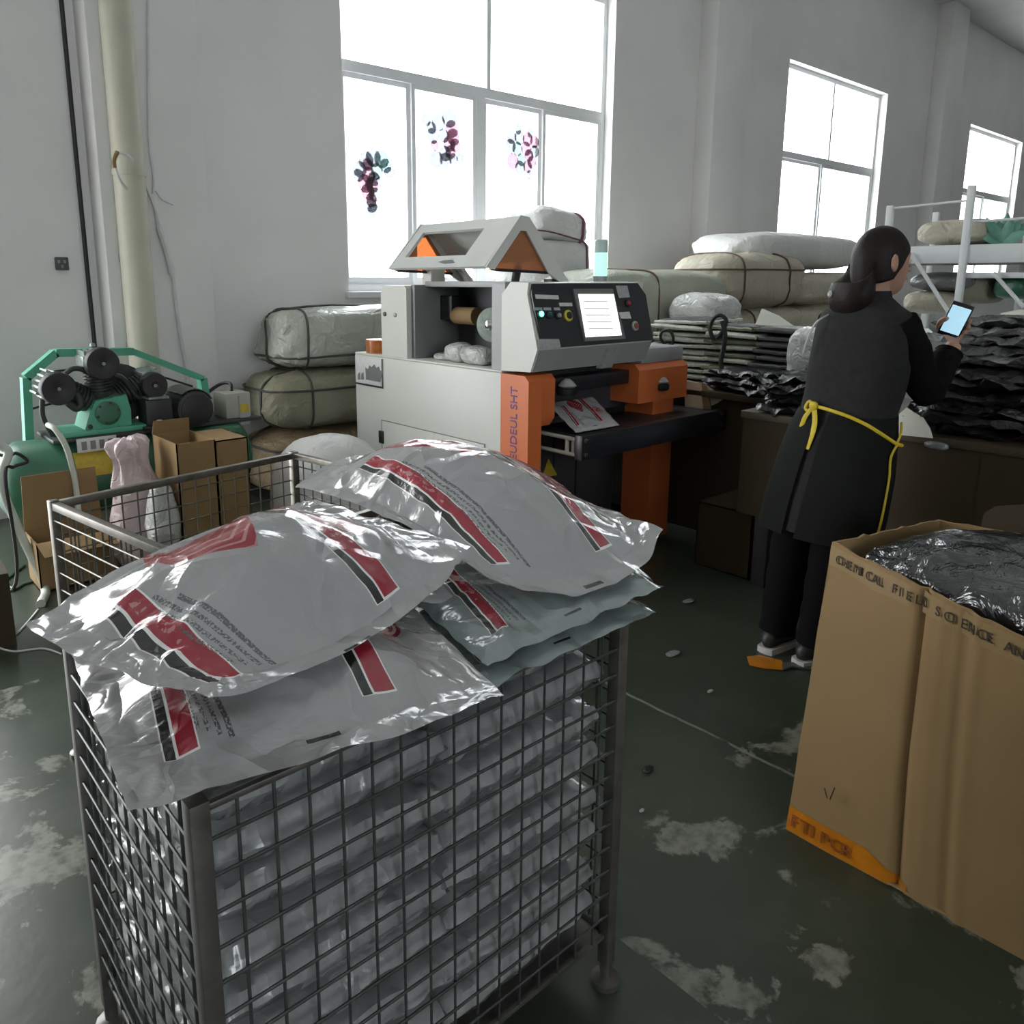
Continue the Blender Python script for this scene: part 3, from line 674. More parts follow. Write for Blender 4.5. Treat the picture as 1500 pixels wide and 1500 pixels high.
for y in (LY0, LY1 - .012):
    gf = MB(); o = V((0, .012, 0))
    ia, ib, ic = V((2.70, y, 1.650)), V((2.515, y, 1.468)), V((2.875, y, 1.455))
    oa, ob, oc = lp(La, y), lp(Lb, y), lp(La2.lerp(Lr, .62), y)
    fy = V((0, -.016, 0)) if y < 3 else V((0, .014, 0)); gf.prism([ob + fy + V((-.004, 0, -.004)), oa + fy + V((-.003, 0, .004)), lp(La2, y) + fy + V((.003, 0, .004)), ia + fy + V((.02, 0, 0)), ia + fy + V((-.02, 0, 0)), ib + fy], o)
    rr_ = V((-.052, 0, -.045)); gf.prism([lp(La2, y) + fy + V((.003, 0, .004)), lp(Lr, y) + fy + V((.006, 0, .002)), lp(Lr, y) + fy + V((-.05, 0, 0)), ic + fy, ia + fy + V((.02, 0, 0))], o)
    gf.prism([lp(La2, y) + V((.004, .045, .004)), lp(Lr, y) + V((.007, .045, .002)), lp(Lr, y) + V((-.03, .045, 0)), lp(La2, y) + V((-.02, .045, -.01))], (0, -.060, 0)) if y < 3 else None
    gf.build('lid_end_frame', 'lid_grey', mc)
    MB().prism([ib + V((-.02, .003, -.002)), ia + V((-.02, .003, .01)), ia + V((.02, .003, .01)), ic + V((.02, .003, -.002))], (0, .005, 0)).build('amber_window', 'acrylic', mc)
    MB().tube([ib + V((-.01, -.004, 0)), ic + V((.01, -.004, 0))], .007).build('window_edge', 'panel_black', mc)
MB().prism([lp(La2.lerp(Lr, .5), LY0), lp(Lr, LY0), lp(Lr, LY0 + .05), lp(La2.lerp(Lr, .5), LY0 + .05)], (-.02, 0, -.015)).build('hinge_arm', 'lid_grey', mc)
MB().prism([lp(La2.lerp(Lr, .5), LY1 - .05), lp(Lr, LY1 - .05), lp(Lr, LY1), lp(La2.lerp(Lr, .5), LY1)], (-.02, 0, -.015)).build('hinge_arm', 'lid_grey', mc)
MB().span((2.93, 2.80, 1.385), (3.05, 2.86, 1.425), .004).build('hinge', 'panel_black', mc)
MB().span((2.70, 3.50, 1.385), (2.80, 3.585, 1.50), .006).build('lid_post', 'machine_cream', mc)
MB().tube([(2.84, 2.98, 1.39), (2.87, 2.985, 1.50)], .022, 10).build('gas_strut', 'bay_dark', mc)
st = [ls(.10, 3.16), ls(.06, 3.10), ls(.08, 3.03), ls(.14, 3.06), ls(.13, 3.13)]
MB().prism([p + V((-.002, 0, .002)) for p in st], (-.001, 0, .001)).build('printed_mark', 'screen_grey', mc)
# signal lamp
sx, sy = 3.36, 2.85
MB().lathe((sx, sy, 1.39), (0, 0, 1), [(.040, 0), (.040, .05)], 20).build('lamp_base', 'label_pale', mc)
MB().lathe((sx, sy, 1.44), (0, 0, 1), [(.036, 0), (.036, .062)], 20).build('lamp_lens', 'tower_green', mc)
MB().lathe((sx, sy, 1.502), (0, 0, 1), [(.036, 0), (.036, .062)], 20).build('lamp_lens', 'tower_green', mc)
MB().lathe((sx, sy, 1.565), (0, 0, 1), [(.036, 0), (.036, .060), (.030, .068)], 20).build('lamp_lens', 'tower_clear', mc)
# sealing jaw, outfeed tray with black front bar on chrome rods
MB().span((X0 + .17, 2.50, .90), (3.20, 2.60, .97), .006).build('sealing_jaw', 'panel_black', mc)
MB().span((X0 + .17, 2.62, .76), (3.34, 2.66, .99)).build('mouth_back', 'bay_dark', mc)
TZ = .728
MB().span((X0 + .19, 2.315, TZ - .02), (3.72, 2.61, TZ), .004).build('tray', 'panel_black', mc)
bar = MB().span((2.585, 2.265, .625), (3.745, 2.312, .738), .004).build('front_bar', 'panel_black', mc)
for x in (2.61, 3.71):
    for z in (.65, .715): MB().lathe((x, 2.266, z), (0, -1, 0), [(.011, 0), (.011, .004), (.006, .006)], 10).build('bolt', 'chrome', bar)
for z in (.640, .712): MB().tube([(2.61, 2.30, z), (2.61, 2.60, z)], .0095, 10).build('rod', 'rod_steel', mc)
for y in (2.345, 2.385): MB().tube([(2.618, y, .640), (2.618, y, .715)], .011, 8).build('rod_brace', 'rod_steel', mc)
MB().span((X0 + .13, 2.70, .12), (3.34, 2.72, .70)).build('front_panel', 'bay_dark', mc)
for x in (2.86, 3.03): MB().span((x, 2.694, .15), (x + .006, 2.70, .68)).build('panel_seam', 'panel_black', mc)
tri = [py(799, 672, 2.695), py(790, 699, 2.695), py(812, 697, 2.695)]
MB().prism([p + V((.02, 0, 0)) for p in tri], (0, -.002, 0)).build('warning_triangle', 'label_yellow', mc)
# things lying on the machine
tag(pillow([(2.66, 2.56, .845), (2.63, 2.345, .738), (2.93, 2.335, .738), (2.99, 2.56, .845)], .012, .001, 30, 24, .003, 31, ex=.4, edge=.002).build('courier_bag', 'bag'), 'flat empty printed courier bag lying on the machine outfeed tray', 'bag')
t = thing('tape_roll', 'orange brown roll of packing tape lying on the machine deck by the tower', 'tape roll', (2.535, 3.755, 1.012))
MB().lathe((2.535, 3.755, 1.012), (0, 0, 1), [(.060, 0), (.092, 0), (.092, .075), (.060, .075)], 30).build('tape', 'tape_roll', t)
MB().lathe((2.535, 3.755, 1.013), (0, 0, 1), [(.050, 0), (.060, 0), (.060, .073), (.050, .073)], 30).build('core', 'card', t)
tag(MB().lathe((2.475, 3.50, 1.012), (0, 0, 1), [(.018, 0), (.026, .015), (.02, .04), (.008, .05)], 14).build('small_pot', 'label_white'), 'small white plastic pot on the machine deck beside the tape roll', 'pot')
for (c, d, s_, lab) in (((2.53, 3.06, 1.062), (.12, .15, .105), 3, 'crumpled ball of clear film on the machine deck, left half of the heap'), ((2.52, 2.89, 1.056), (.13, .20, .095), 5, 'crumpled ball of clear film on the machine deck, right half of the heap'), ((2.55, 3.19, 1.030), (.12, .14, .04), 8, 'flat scrap of clear film on the machine deck near the tower')):
    tag(lump(c, d, s_, (.7, .7), .22, nu=30, nv=16).build('film_scrap', 'clear_film', ang=25), lab, 'plastic film', 'film scraps on the machine deck')

# ================================================================== AIR COMPRESSOR
YT = 4.36
ac = thing('air_compressor', 'green air compressor with three black filter discs and a long tank', 'compressor', (1.3, YT, 0))
tk = MB().lathe((.64, YT, .42), (1, 0, 0), [(.02, 0), (.11, .012), (.175, .045), (.21, .11), (.21, 1.20), (.175, 1.265), (.11, 1.30), (.02, 1.31)], 36).build('tank', 'tank_green', ac)
for x in (.84, 1.72):
    for y in (YT - .14, YT + .14): MB().span((x - .03, y - .03, 0), (x + .03, y + .03, .26), .004).build('foot', 'tank_green', ac)
MB().span((.88, YT - .17, .625), (1.98, YT + .17, .645), .004).build('platform', 'pump_dark', ac)
def onfront(x, y, dy=-.2): return py(x, y, YT + dy)
a, b = onfront(112, 644, -.178), onfront(166, 660, -.178)
MB().span((a.x, YT - .180, b.z + .01), (b.x + .02, YT - .170, a.z), .001).build('label_strip', 'label_white', ac)
for k in range(6): MB().span((a.x + .02 + k * .042, YT - .1815, b.z + .022), (a.x + .045 + k * .042, YT - .1795, a.z - .014)).build('printed_mark', 'screen_grey', ac)
# yellow plate bent round the tank
yp = MB(); vs = []
for i in range(2):
    for k in range(7):
        q = R(196 - k * 9 + 8) ; q = R(136 + k * 6)
        vs.append((.965 + i * .185, YT + .2135 * math.cos(q), .42 + .2135 * math.sin(q)))
yp.add(vs + [(x, y - .002, z) for x, y, z in vs], [(k, k + 1, k + 8, k + 7) for k in range(6)] + [(k + 14, k + 21, k + 22, k + 15) for k in range(6)]); yp.build('name_plate', 'label_yellow', ac)
# pump: crankcase and three finned cylinders in a W, each with a black filter disc facing the room
YP = YT - .02
c0 = py(158, 608, YP - .10)
CR = [py(x, y, YP - .10) for x, y in ((122, 640), (130, 610), (140, 588), (185, 578), (192, 600), (193, 632))]
MB().prism(CR, (0, .20, 0)).build('crankcase', 'compressor_green', ac, 20)
MB().span((.93, YP - .13, .645), (1.36, YP + .13, .672), .004).build('pump_base', 'compressor_green', ac)
cc = py(158, 605, YP - .10)
MB().lathe(cc + V((0, .002, 0)), (0, -1, 0), [(.062, 0), (.062, .012), (.045, .018), (.045, .022), (.02, .026)], 22).build('crank_cover', 'tank_green', ac)
for q in range(6):
    an = R(60 * q + 15); MB().lathe(cc + V((.053 * math.cos(an), -.008, .053 * math.sin(an))), (0, -1, 0), [(.007, 0), (.007, .008)], 8).build('bolt', 'pump_dark', ac)
for (dx, dy) in ((-26, 20), (16, 22)):
    p = py(158 + dx, 605 + dy, YP - .10); MB().lathe(p, (0, -1, 0), [(.012, -.002), (.012, .008), (.006, .01)], 10).build('plug', 'pump_dark', ac)
ctr = V((cc.x, YP, cc.z + .03))
for (fx, fy, r_) in ((152, 533, .082), (87, 570, .082), (228, 565, .068)):
    f = py(fx, fy, YP - .15); d = V((f.x - ctr.x, 0, f.z - ctr.z)); L = d.length; d.normalize()
    cyl = MB(); prof_ = []
    for k in range(9): z_ = L * .30 + k * L * .07; prof_ += [(.066, z_), (.066, z_ + L * .032), (.050, z_ + L * .034), (.050, z_ + L * .066)]
    cyl.lathe(ctr, d, [(.05, L * .15)] + prof_ + [(.05, L * .95)], 18); co = cyl.build('cylinder', 'pump_dark', ac)
    sd = V((d.z, 0, -d.x)); hd = MB(); rot = Matrix((sd, V((0, 1, 0)), d)).transposed()
    hd.box(ctr + d * L * 1.05, (.15, .15, .055), rot=rot, bev=.006)
    for k in range(-2, 3): hd.box(ctr + d * L * 1.18 + sd * k * .03, (.010, .14, .045), rot=rot)
    hd.build('cylinder_head', 'pump_alloy', ac)
    df = MB().lathe(V((f.x, YP - .075, f.z)), (0, -1, 0), [(r_ * .35, 0), (r_ * .96, .012), (r_, .02), (r_, .062), (r_ * .94, .070), (r_ * .3, .072), (r_ * .22, .068)], 30).build('filter_disc', 'black_rubber', ac)
    MB().lathe(V((f.x, YP - .143, f.z)), (0, -1, 0), [(.009, 0), (.009, .008)], 8).build('nut', 'pump_alloy', df)
v0 = py(137, 520, YP); MB().lathe(v0, (0, 0, 1), [(.012, -.05), (.012, 0), (.018, .005), (.018, .02), (.008, .024), (.008, .04), (.015, .045), (.012, .06)], 12).build('relief_valve', 'pump_alloy', ac)
def pc(pts, Y): return [py(x, y, Y) for x, y in pts]
MB().tube(curve(pc([(142, 560), (128, 545), (108, 540), (90, 552)], YP - .03)), .013, 10).build('air_pipe', 'pump_dark', ac)
MB().tube(curve(pc([(165, 548), (182, 556), (200, 580), (214, 582)], YP - .06)), .014, 10).build('air_pipe', 'pump_dark', ac)
MB().tube(curve(pc([(100, 590), (112, 598), (118, 590), (112, 575)], YP - .06)), .020, 10).build('air_pipe', 'pump_dark', ac)
MB().tube(curve(pc([(62, 585), (62, 606), (68, 622), (78, 640)], YP - .02)), .013, 10).build('air_pipe', 'pump_dark', ac)
# belt guard: green hoop behind the pump
YG = YT + .14
gd = pc([(40, 655), (35, 552), (78, 516), (190, 514), (292, 553), (296, 580)], YG)
for k in range(len(gd) - 1):
    p, q = gd[k], gd[k + 1]; d = (q - p).normalized(); n = V((-d.z, 0, d.x)) * (.020 if k != 3 else .016)
    MB().prism([p + n, q + n, q - n, p - n], (0, -.07, 0)).build('belt_guard', 'compressor_green', ac)
for (s_, e_) in (((42, 600), (80, 590)), ((72, 545), (160, 535)), ((200, 540), (282, 566))):
    MB().tube(pc([s_, e_], YG - .02), .006, 8).build('guard_rod', 'pump_dark', ac)
fl = py(240, 570, YG - .05); MB().lathe(py(172, 575, YG - .03), (0, -1, 0), [(.15, 0), (.16, .005), (.16, .035), (.15, .04), (.05, .03)], 32).build('flywheel', 'pump_dark', ac)
# motor, gauge, switch box
mo = py(289, 600, 4.16); MB().lathe(V((mo.x, 4.16, mo.z)), (0, 1, 0), [(.02, 0), (.075, .004), (.098, .02), (.102, .06), (.102, .30), (.06, .33), (.025, .33), (.025, .37)], 32).build('motor', 'pump_dark', ac)
MB().lathe(V((mo.x, 4.158, mo.z)), (0, 1, 0), [(.06, -.012), (.085, -.004), (.085, .004)], 28).build('fan_cover', 'black_rubber', ac)
sh = MB(); vs = []
for i in range(2):
    for k in range(9):
        q = R(25 + k * 13); vs.append((mo.x + .108 * math.cos(q), 4.19 + i * .24, mo.z + .108 * math.sin(q)))
sh.add(vs + [(mo.x + (x - mo.x) * 1.03, y, mo.z + (z - mo.z) * 1.03) for x, y, z in vs], [(k, k + 1, k + 10, k + 9) for k in range(8)] + [(k + 18, k + 27, k + 28, k + 19) for k in range(8)] + [(k, k + 18, k + 19, k + 1) for k in range(8)]); sh.build('motor_cowl', 'grey_steel', ac)
MB().span((mo.x - .09, 4.18, .645), (mo.x + .09, 4.44, mo.z - .085), .004).build('motor_mount', 'pump_dark', ac)
MB().span((mo.x - .26, 4.19, .648), (mo.x - .12, 4.34, .80), .01).build('terminal_box', 'pump_dark', ac)
MB().span((mo.x - .25, 4.17, .802), (mo.x - .14, 4.30, .815), .004).build('terminal_lid', 'pump_alloy', ac)
ga = py(235, 623, 4.16); MB().lathe(ga + V((0, .02, 0)), (0, -1, 0), [(.028, 0), (.030, .012), (.027, .014), (.001, .012)], 20).build('gauge', 'label_white', ac)
MB().lathe(py(256, 622, 4.16) + V((0, .02, 0)), (0, -1, 0), [(.024, 0), (.024, .02), (.012, .03)], 16).build('valve_knob', 'pump_dark', ac)
MB().tube(pc([(210, 628), (275, 622)], 4.19), .012, 8).build('air_pipe', 'pump_dark', ac)
a, b = py(330, 575, 4.22), py(369, 625, 4.22)
sw = thing('switch_box', 'grey electrical switch box with a yellow sticker at the end of the compressor', 'switch box', ((a.x + b.x) / 2, 4.3, .645))
MB().span((a.x, 4.22, .645), (b.x, 4.40, a.z - .01), .006).build('case', 'switch_grey', sw)
MB().span((a.x + .075, 4.214, .66), (b.x - .006, 4.222, a.z - .025), .003).build('door', 'switch_grey', sw)
s1, s2 = py(352, 592, 4.21), py(365, 603, 4.21); MB().span((s1.x, 4.211, s2.z), (s2.x, 4.2145, s1.z)).build('sticker', 'label_yellow', sw)
s1, s2 = py(352, 608, 4.21), py(366, 620, 4.21); MB().span((s1.x, 4.211, s2.z), (s2.x, 4.2145, s1.z)).build('sticker', 'label_pale', sw)
MB().tube(curve([(a.x + .08, 4.32, a.z - .01), (a.x + .09, 4.36, a.z + .03), (a.x + .05, 4.42, a.z + .02), (a.x - .06, 4.46, a.z - .06)]), .010, 8).build('wire', 'cable_black', sw)
bf = lump(py(315, 632, 4.24) + V((0, 0, .005)), (.26, .18, .075), 21, (.6, .6), .25, nu=30, nv=14).build('green_cloth', 'tank_green', ang=25)
tag(bf, 'dark green crumpled cloth lying on the compressor platform beside the motor', 'cloth')
# hoses
tag(MB().tube(curve([py(70, 622, 4.2), py(82, 630, 4.14), py(97, 655, 4.12), py(107, 690, 4.11), py(112, 720, 4.09), py(116, 760, 4.05)]), .014, 10).build('hose', 'hose_pale'), 'pale air hose hanging from the pump down the front of the green tank', 'hose')
tag(MB().tube(curve([py(-40, 625, 4.1), py(0, 652, 4.08), py(12, 664, 4.06), py(4, 690, 4.05), py(6, 722, 4.04), py(20, 758, 4.03), py(34, 790, 4.0), V((.72, 3.90, .02)), V((.66, 3.7, .016))]), .020, 10).build('hose', 'hose_pale'), 'thick pale hose curving past the left end of the green tank', 'hose')
tag(MB().tube(curve([py(-30, 660, 4.2), py(10, 668, 4.13), py(24, 664, 4.10), py(40, 676, 4.105), py(20, 684, 4.08), py(8, 700, 4.02), V((.62, 4.0, .03)), V((.4, 3.9, .016))]), .008, 8).build('cable', 'cable_black'), 'thin black cable looped over the left end of the green tank', 'cable')

# ================================================================== CARTONS, SACKS AND BALES BEHIND
carton('open_carton', 'open light brown carton with flaps folded in, in front of the compressor motor', [(1.268, 3.60), (1.268, 3.92), (1.455, 3.92), (1.455, 3.60)], 0, .668, 'card', flaps=[(1, .07, -.25)])
carton('brown_carton', 'closed brown carton to the right of the open light brown carton', [(1.462, 3.62), (1.462, 3.93), (1.63, 3.93), (1.63, 3.62)], 0, .655, 'card', open_top=False)
carton('small_carton', 'small brown carton on the floor by the tank with one flap standing up', [(.70, 3.88), (.70, 4.12), (1.05, 4.12), (1.05, 3.88)], 0, .235, 'card', flaps=[(1, .27, -.03), (3, .10, 2.0)])
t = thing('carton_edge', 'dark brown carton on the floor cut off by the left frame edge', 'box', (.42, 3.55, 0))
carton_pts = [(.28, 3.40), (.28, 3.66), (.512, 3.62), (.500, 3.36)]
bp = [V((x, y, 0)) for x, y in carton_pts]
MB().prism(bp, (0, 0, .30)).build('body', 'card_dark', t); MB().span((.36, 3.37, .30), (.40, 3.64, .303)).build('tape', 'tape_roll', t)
pk = thing('plastic_sack', 'pinkish white knotted plastic sack standing in front of the compressor tank', 'bag', (1.17, 3.86, 0))
lump((1.15, 3.84, .255), (.26, .24, .56), 33, (.9, .8), .22, nu=40, nv=26).build('sack_body', 'pink_film', pk, 30)
nk = MB(); NP = 48
for j, (zc, rr, am) in enumerate([(.40, .105, .05), (.46, .098, .10), (.51, .080, .16), (.55, .068, .22), (.585, .066, .26), (.615, .074, .28), (.645, .082, .26), (.672, .070, .24), (.688, .040, .2), (.680, .012, .1)]):
    for i in range(NP):
        th_ = 2 * math.pi * i / NP; pl_ = 1 + am * (.6 * math.sin(7 * th_ + zc * 9) + .8 * noise.noise(V((math.cos(th_) * 2.2, math.sin(th_) * 2.2, zc * 9))))
        nk.v.append(V((1.14 + (zc - .5) * -.10 + rr * 1.1 * pl_ * math.cos(th_), 3.835 + rr * .85 * pl_ * math.sin(th_), zc + .03 * noise.noise(V((math.cos(th_) * 1.8, math.sin(th_) * 1.8, 4))) * (j > 4))))
for j in range(9):
    for i in range(NP): nk.f.append((j * NP + i, j * NP + (i + 1) % NP, (j + 1) * NP + (i + 1) % NP, (j + 1) * NP + i))
nk.f.append(tuple(9 * NP + i for i in range(NP)))
nk.build('sack_neck', 'pink_film', pk, 50)
tag(lump((1.20, 3.66, .33), (.14, .16, .36), 39, (.8, .7), .25, nu=34, nv=18).build('film_bundle', 'clear_film', ang=25), 'crumpled bundle of clear film between the pinkish sack and the open carton', 'plastic film')
bale('white_sack', 'round white woven sack on the floor in front of the stacked bales', 'sack', (2.06, 3.58, .31), (.60, .58, .63), 41, 'white_woven', e=(.85, .8), amp=.05)
bale('woven_bale', 'silvery woven bale tied with dark cord, top of the stack beside the machine', 'bale', (2.80, 4.74, 1.045), (1.02, .62, .40), 51, 'silver_film', [('y', .0), ('x', -.45), ('z', -.3)], e=(.5, .4), amp=.11)
bale('woven_bale', 'khaki woven bale in the middle of the stack beside the machine', 'bale', (2.72, 4.70, .655), (1.10, .66, .38), 53, 'olive_woven', [('y', -.1), ('z', .2), ('x', -.3)], amp=.07)
bale('woven_bale', 'tan woven bale at the bottom of the stack beside the machine', 'bale', (2.72, 4.70, .235), (1.14, .70, .46), 55, 'tan_woven', [('y', .15), ('z', .3)], amp=.07)
c = py(832, 330, 4.35); d_ = (.60, .55, .27); rt_ = Matrix.Rotation(R(9), 3, 'Y'); t = thing('corded_sack', 'whitish sack tied with purple cord, pointed corner up, topmost behind the raised lid', 'sack', (c.x, 4.62, c.z - .14))
cs = V((c.x + .03, 4.62, c.z)); lump(cs, d_, 57, (.55, .45), .09, rot=rt_).build('wrapping', 'white_woven', t, 60)
for st_ in (('x', .25), ('z', -.45)): strap_on(cs, d_, 57, (.55, .45), .09, rt_, st_, .012 if st_[0] == 'x' else .006).build('cord', 'strap_purple', t, 60)
bale('grey_bale', 'pale grey block shaped bale under the purple corded sack', 'bale', (c.x + .02, 4.64, 1.53), (.62, .6, .40), 56, 'white_woven', [('x', .25)], 'strap_purple', e=(.25, .3), amp=.03)
bale('grey_bale', 'grey bale in the stack behind the machine, mostly hidden by it', 'bale', (c.x, 4.66, .99), (.95, .66, .66), 58, 'white_woven', e=(.4, .4), amp=.05)
bale('grey_bale', 'lowest grey bale of the stack behind the machine', 'bale', (c.x, 4.66, .33), (1.0, .7, .66), 59, 'olive_woven', e=(.4, .4), amp=.05)
c = py(925, 435, 3.95)
bale('green_bale', 'long greenish white woven bale behind the control panel', 'bale', (c.x + .05, 3.95, 1.21), (1.72, .72, .58), 61, 'greenish_woven', [('x', -.02)], 'strap_brown', e=(.42, .4), amp=.05)
bale('green_bale', 'greenish white bale lying under the long bale behind the control panel', 'bale', (c.x + .1, 3.95, .455), (1.8, .74, .91), 62, 'greenish_woven', [('x', .1)], 'strap_brown', e=(.45, .4), amp=.06)
c, zt_ = py(1048, 460, 3.2), py(1048, 428, 3.2).z
bale('film_bag', 'whitish clear plastic bag between the long bale and the tied bales', 'bag', (c.x, 3.28, zt_ - .17), (.46, .40, .34), 63, 'clear_film', e=(.6, .5), amp=.10)
bale('film_bag', 'lower whitish plastic bag standing on the floor beside the long bale', 'bag', (c.x, 3.28, (zt_ - .34) / 2), (.50, .42, zt_ - .34), 64, 'clear_film', e=(.5, .5), amp=.06)
for (lab, p0, p1, Y, dy, s, m, st, sm, e) in (
    ('cream woven bale tied crosswise with brown cord below the second window', (1078, 365), (1192, 452), 3.6, .75, 71, 'cream_woven', [('x', .1), ('x', -.55), ('z', .2)], 'strap_brown', (.6, .5)),
    ('cream woven bale supporting the crosswise tied bale below the second window', (1080, 452), (1192, 502), 3.6, .75, 73, 'cream_woven', [('x', -.3)], 'strap_brown', (.6, .5)),
    ('fat white sack on top of the pile under the second window', (1108, 333), (1275, 396), 3.75, .8, 75, 'white_woven', [], 'strap_dark', (.6, .45)),
    ('cream sack behind the woman, under the fat white sack', (1180, 398), (1300, 445), 3.55, .7, 77, 'cream_woven', [], 'strap_dark', (.6, .5)),
    ('cream sack lower down behind the woman, resting on the bottom bales', (1178, 445), (1300, 502), 3.55, .7, 79, 'cream_woven', [], 'strap_dark', (.6, .5))):
    a, b = py(p0[0], p0[1], Y), py(p1[0], p1[1], Y)
    bale('tied_bale' if st else 'sack', lab, 'bale' if st else 'sack', ((a.x + b.x) / 2, Y + dy / 2, (a.z + b.z) / 2), (abs(b.x - a.x), dy, abs(a.z - b.z) * 1.0), s, m, st, sm, e=e, amp=.06)
a, b = py(1080, 502, 3.6), py(1300, 502, 3.6)
for k in range(2):
    xx = a.x + (b.x - a.x) * (.25 + .5 * k); bale('bottom_bale', ('left', 'right')[k] + ' of the two bottom bales carrying the sacks by the second window', 'bale', (xx, 4.0, a.z / 2), ((b.x - a.x) * .49, .9, a.z), 81 + k, 'olive_woven', e=(.4, .4), amp=.04)

# ================================================================== WIRE CAGES
def cage(name, label, x0, x1, y0, y1, zt, pm, wm, step=.0507, rt=.011):
    t = thing(name, label, 'cage', ((x0 + x1) / 2, (y0 + y1) / 2, 0)); q = .013; zb = .12
    for x in (x0, x1):
        for y in (y0, y1):
            MB().span((x - q, y - q, .05), (x + q, y + q, zt + .004), .002).build('post', pm, t)
            MB().lathe((x, y, 0), (0, 0, 1), [(.03, 0), (.03, .012), (.012, .02), (.012, .05)], 12).build('foot', pm, t)
    for z in (zt - .011, zb):
        for y in (y0, y1): MB().span((x0 + q, y - rt, z - rt), (x1 - q, y + rt, z + rt), .002).build('rail', pm, t)
        for x in (x0, x1): MB().span((x - rt, y0 + q, z - rt), (x + rt, y1 - q, z + rt), .002).build('rail', pm, t)
    MB().span((x0, y0, zb - .012), (x1, y1, zb - .004)).build('bottom_plate', pm, t)
    r = .0025; proto = {}
    def wire(key, a, b):
        if key not in proto: o = MB().tube([t.location, t.location + V(b) - V(a)], r, 6).build('wire', wm, t); proto[key] = o
        else: o = proto[key].copy(); COL.objects.link(o); o.parent = t
        o.location = V(a) - t.location
    nx, ny, nz = int(round((x1 - x0) / step)), int(round((y1 - y0) / step)), int(round((zt - zb) / step))
    for y, s in ((y0, -1), (y1, 1)):
        for k in range(1, nx): wire('v', (x0 + (x1 - x0) * k / nx, y + s * .003, zb), (x0 + (x1 - x0) * k / nx, y + s * .003, zt - .008))
        for k in range(1, nz): wire('hx', (x0, y + s * .008, zb + (zt - zb) * k / nz), (x1, y + s * .008, zb + (zt - zb) * k / nz))
    for x, s in ((x0, -1), (x1, 1)):
        for k in range(1, ny): wire('v', (x + s * .003, y0 + (y1 - y0) * k / ny, zb), (x + s * .003, y0 + (y1 - y0) * k / ny, zt - .008))
        for k in range(1, nz): wire('hy', (x + s * .008, y0, zb + (zt - zb) * k / nz), (x + s * .008, y1, zb + (zt - zb) * k / nz))
    return t
cage('wire_cage', 'front wire mesh cage packed full of courier bags', .292, 1.094, .855, 1.415, .80, 'cage_steel', 'wire_steel', rt=.005)
rc = cage('wire_cage', 'rear wire mesh cage standing nearly empty behind the full cage', .492, 1.335, 1.72, 2.47, .80, 'worn_steel', 'worn_steel')
ra = R(9.5); rc.rotation_euler.z = ra                                 # it stands slightly askew; its rear left corner stays put
hx_, hy_ = (1.335 - .492) / 2, (2.47 - 1.72) / 2
rc.location = (.490 + hx_ * math.cos(ra) + hy_ * math.sin(ra), 2.41 + hx_ * math.sin(ra) - hy_ * math.cos(ra), 0)

# ================================================================== COURIER BAGS
def courier(label, corners, top, bot, seed, m='bag', wr=.012, mid=None, group='printed courier bags on the front cage', **k):
    o = pillow(corners, top, bot, k.pop('nu', 84), k.pop('nv', 64), wr, seed, mid, **k).build('courier_bag', m, ang=55)
    return tag(o, label, 'bag', group)
courier('silver courier bag at the lower left, its edge hanging over the cage front',
        [(.275, 1.37, .83), (.208, .828, .845), (.695, .742, .842), (.80, 1.22, .86)], .055, .004, 3, ex=1.1, lip=.07, edge=.006, mid={(1, 1): (0, 0, .01), (2, 1): (0, -.012, 0)})
courier('silver courier bag on top at the left, lying across the lower left bag',
        [(.195, 1.225, .93), (.322, .868, .922), (.862, 1.010, .955), (.80, 1.46, .955)], .092, .018, 5, ex=1.15, lip=.06, du=.06, dv=-.06, edge=.006, wr=.017, mid={(0, 1): (-.02, .06, .0), (1, 0): (-.02, 0, .0), (2, 1): (0.01, -.03, -.03)})
courier('puffed silver courier bag on top at the back right of the pile',
        [(.86, 1.66, .93), (.868, .965, .905), (1.345, .945, .90), (1.40, 1.45, .91)], .105, .02, 9, ex=1.0, dv=-.05, lip=.06, edge=.007, mid={(2, 1): (-.05, -.09, -.035), (0, 1): (-.02, .10, .06), (1, 0): (0, 0, .03), (1, 1): (-.04, 0, .045)})
courier('flat teal grey bag under the puffed bag, upper of the right layers', [(.80, 1.22, .860), (.735, .822, .842), (1.205, .838, .842), (1.33, 1.22, .855)], .022, .004, 13, 'bag_teal', .010, nu=60, nv=44, edge=.007)
courier('flat teal grey bag sticking out at the right corner, lower of the right layers', [(.78, 1.20, .825), (.700, .812, .812), (1.150, .815, .812), (1.25, 1.16, .820)], .016, .003, 17, 'bag_teal', .010, nu=60, nv=44, edge=.007)
courier('flat teal grey bag wedged behind the lower left bag under the left top bag', [(.42, 1.40, .885), (.40, 1.06, .895), (.80, .985, .885), (.86, 1.36, .89)], .018, .003, 19, 'bag', .010, nu=60, nv=44)
ORD = ['lowest', 'second', 'third', 'fourth', 'fifth', 'sixth', 'seventh', 'eighth']
rnd = random.Random(3)
NL = 8; hz = (.80 - .125) / NL
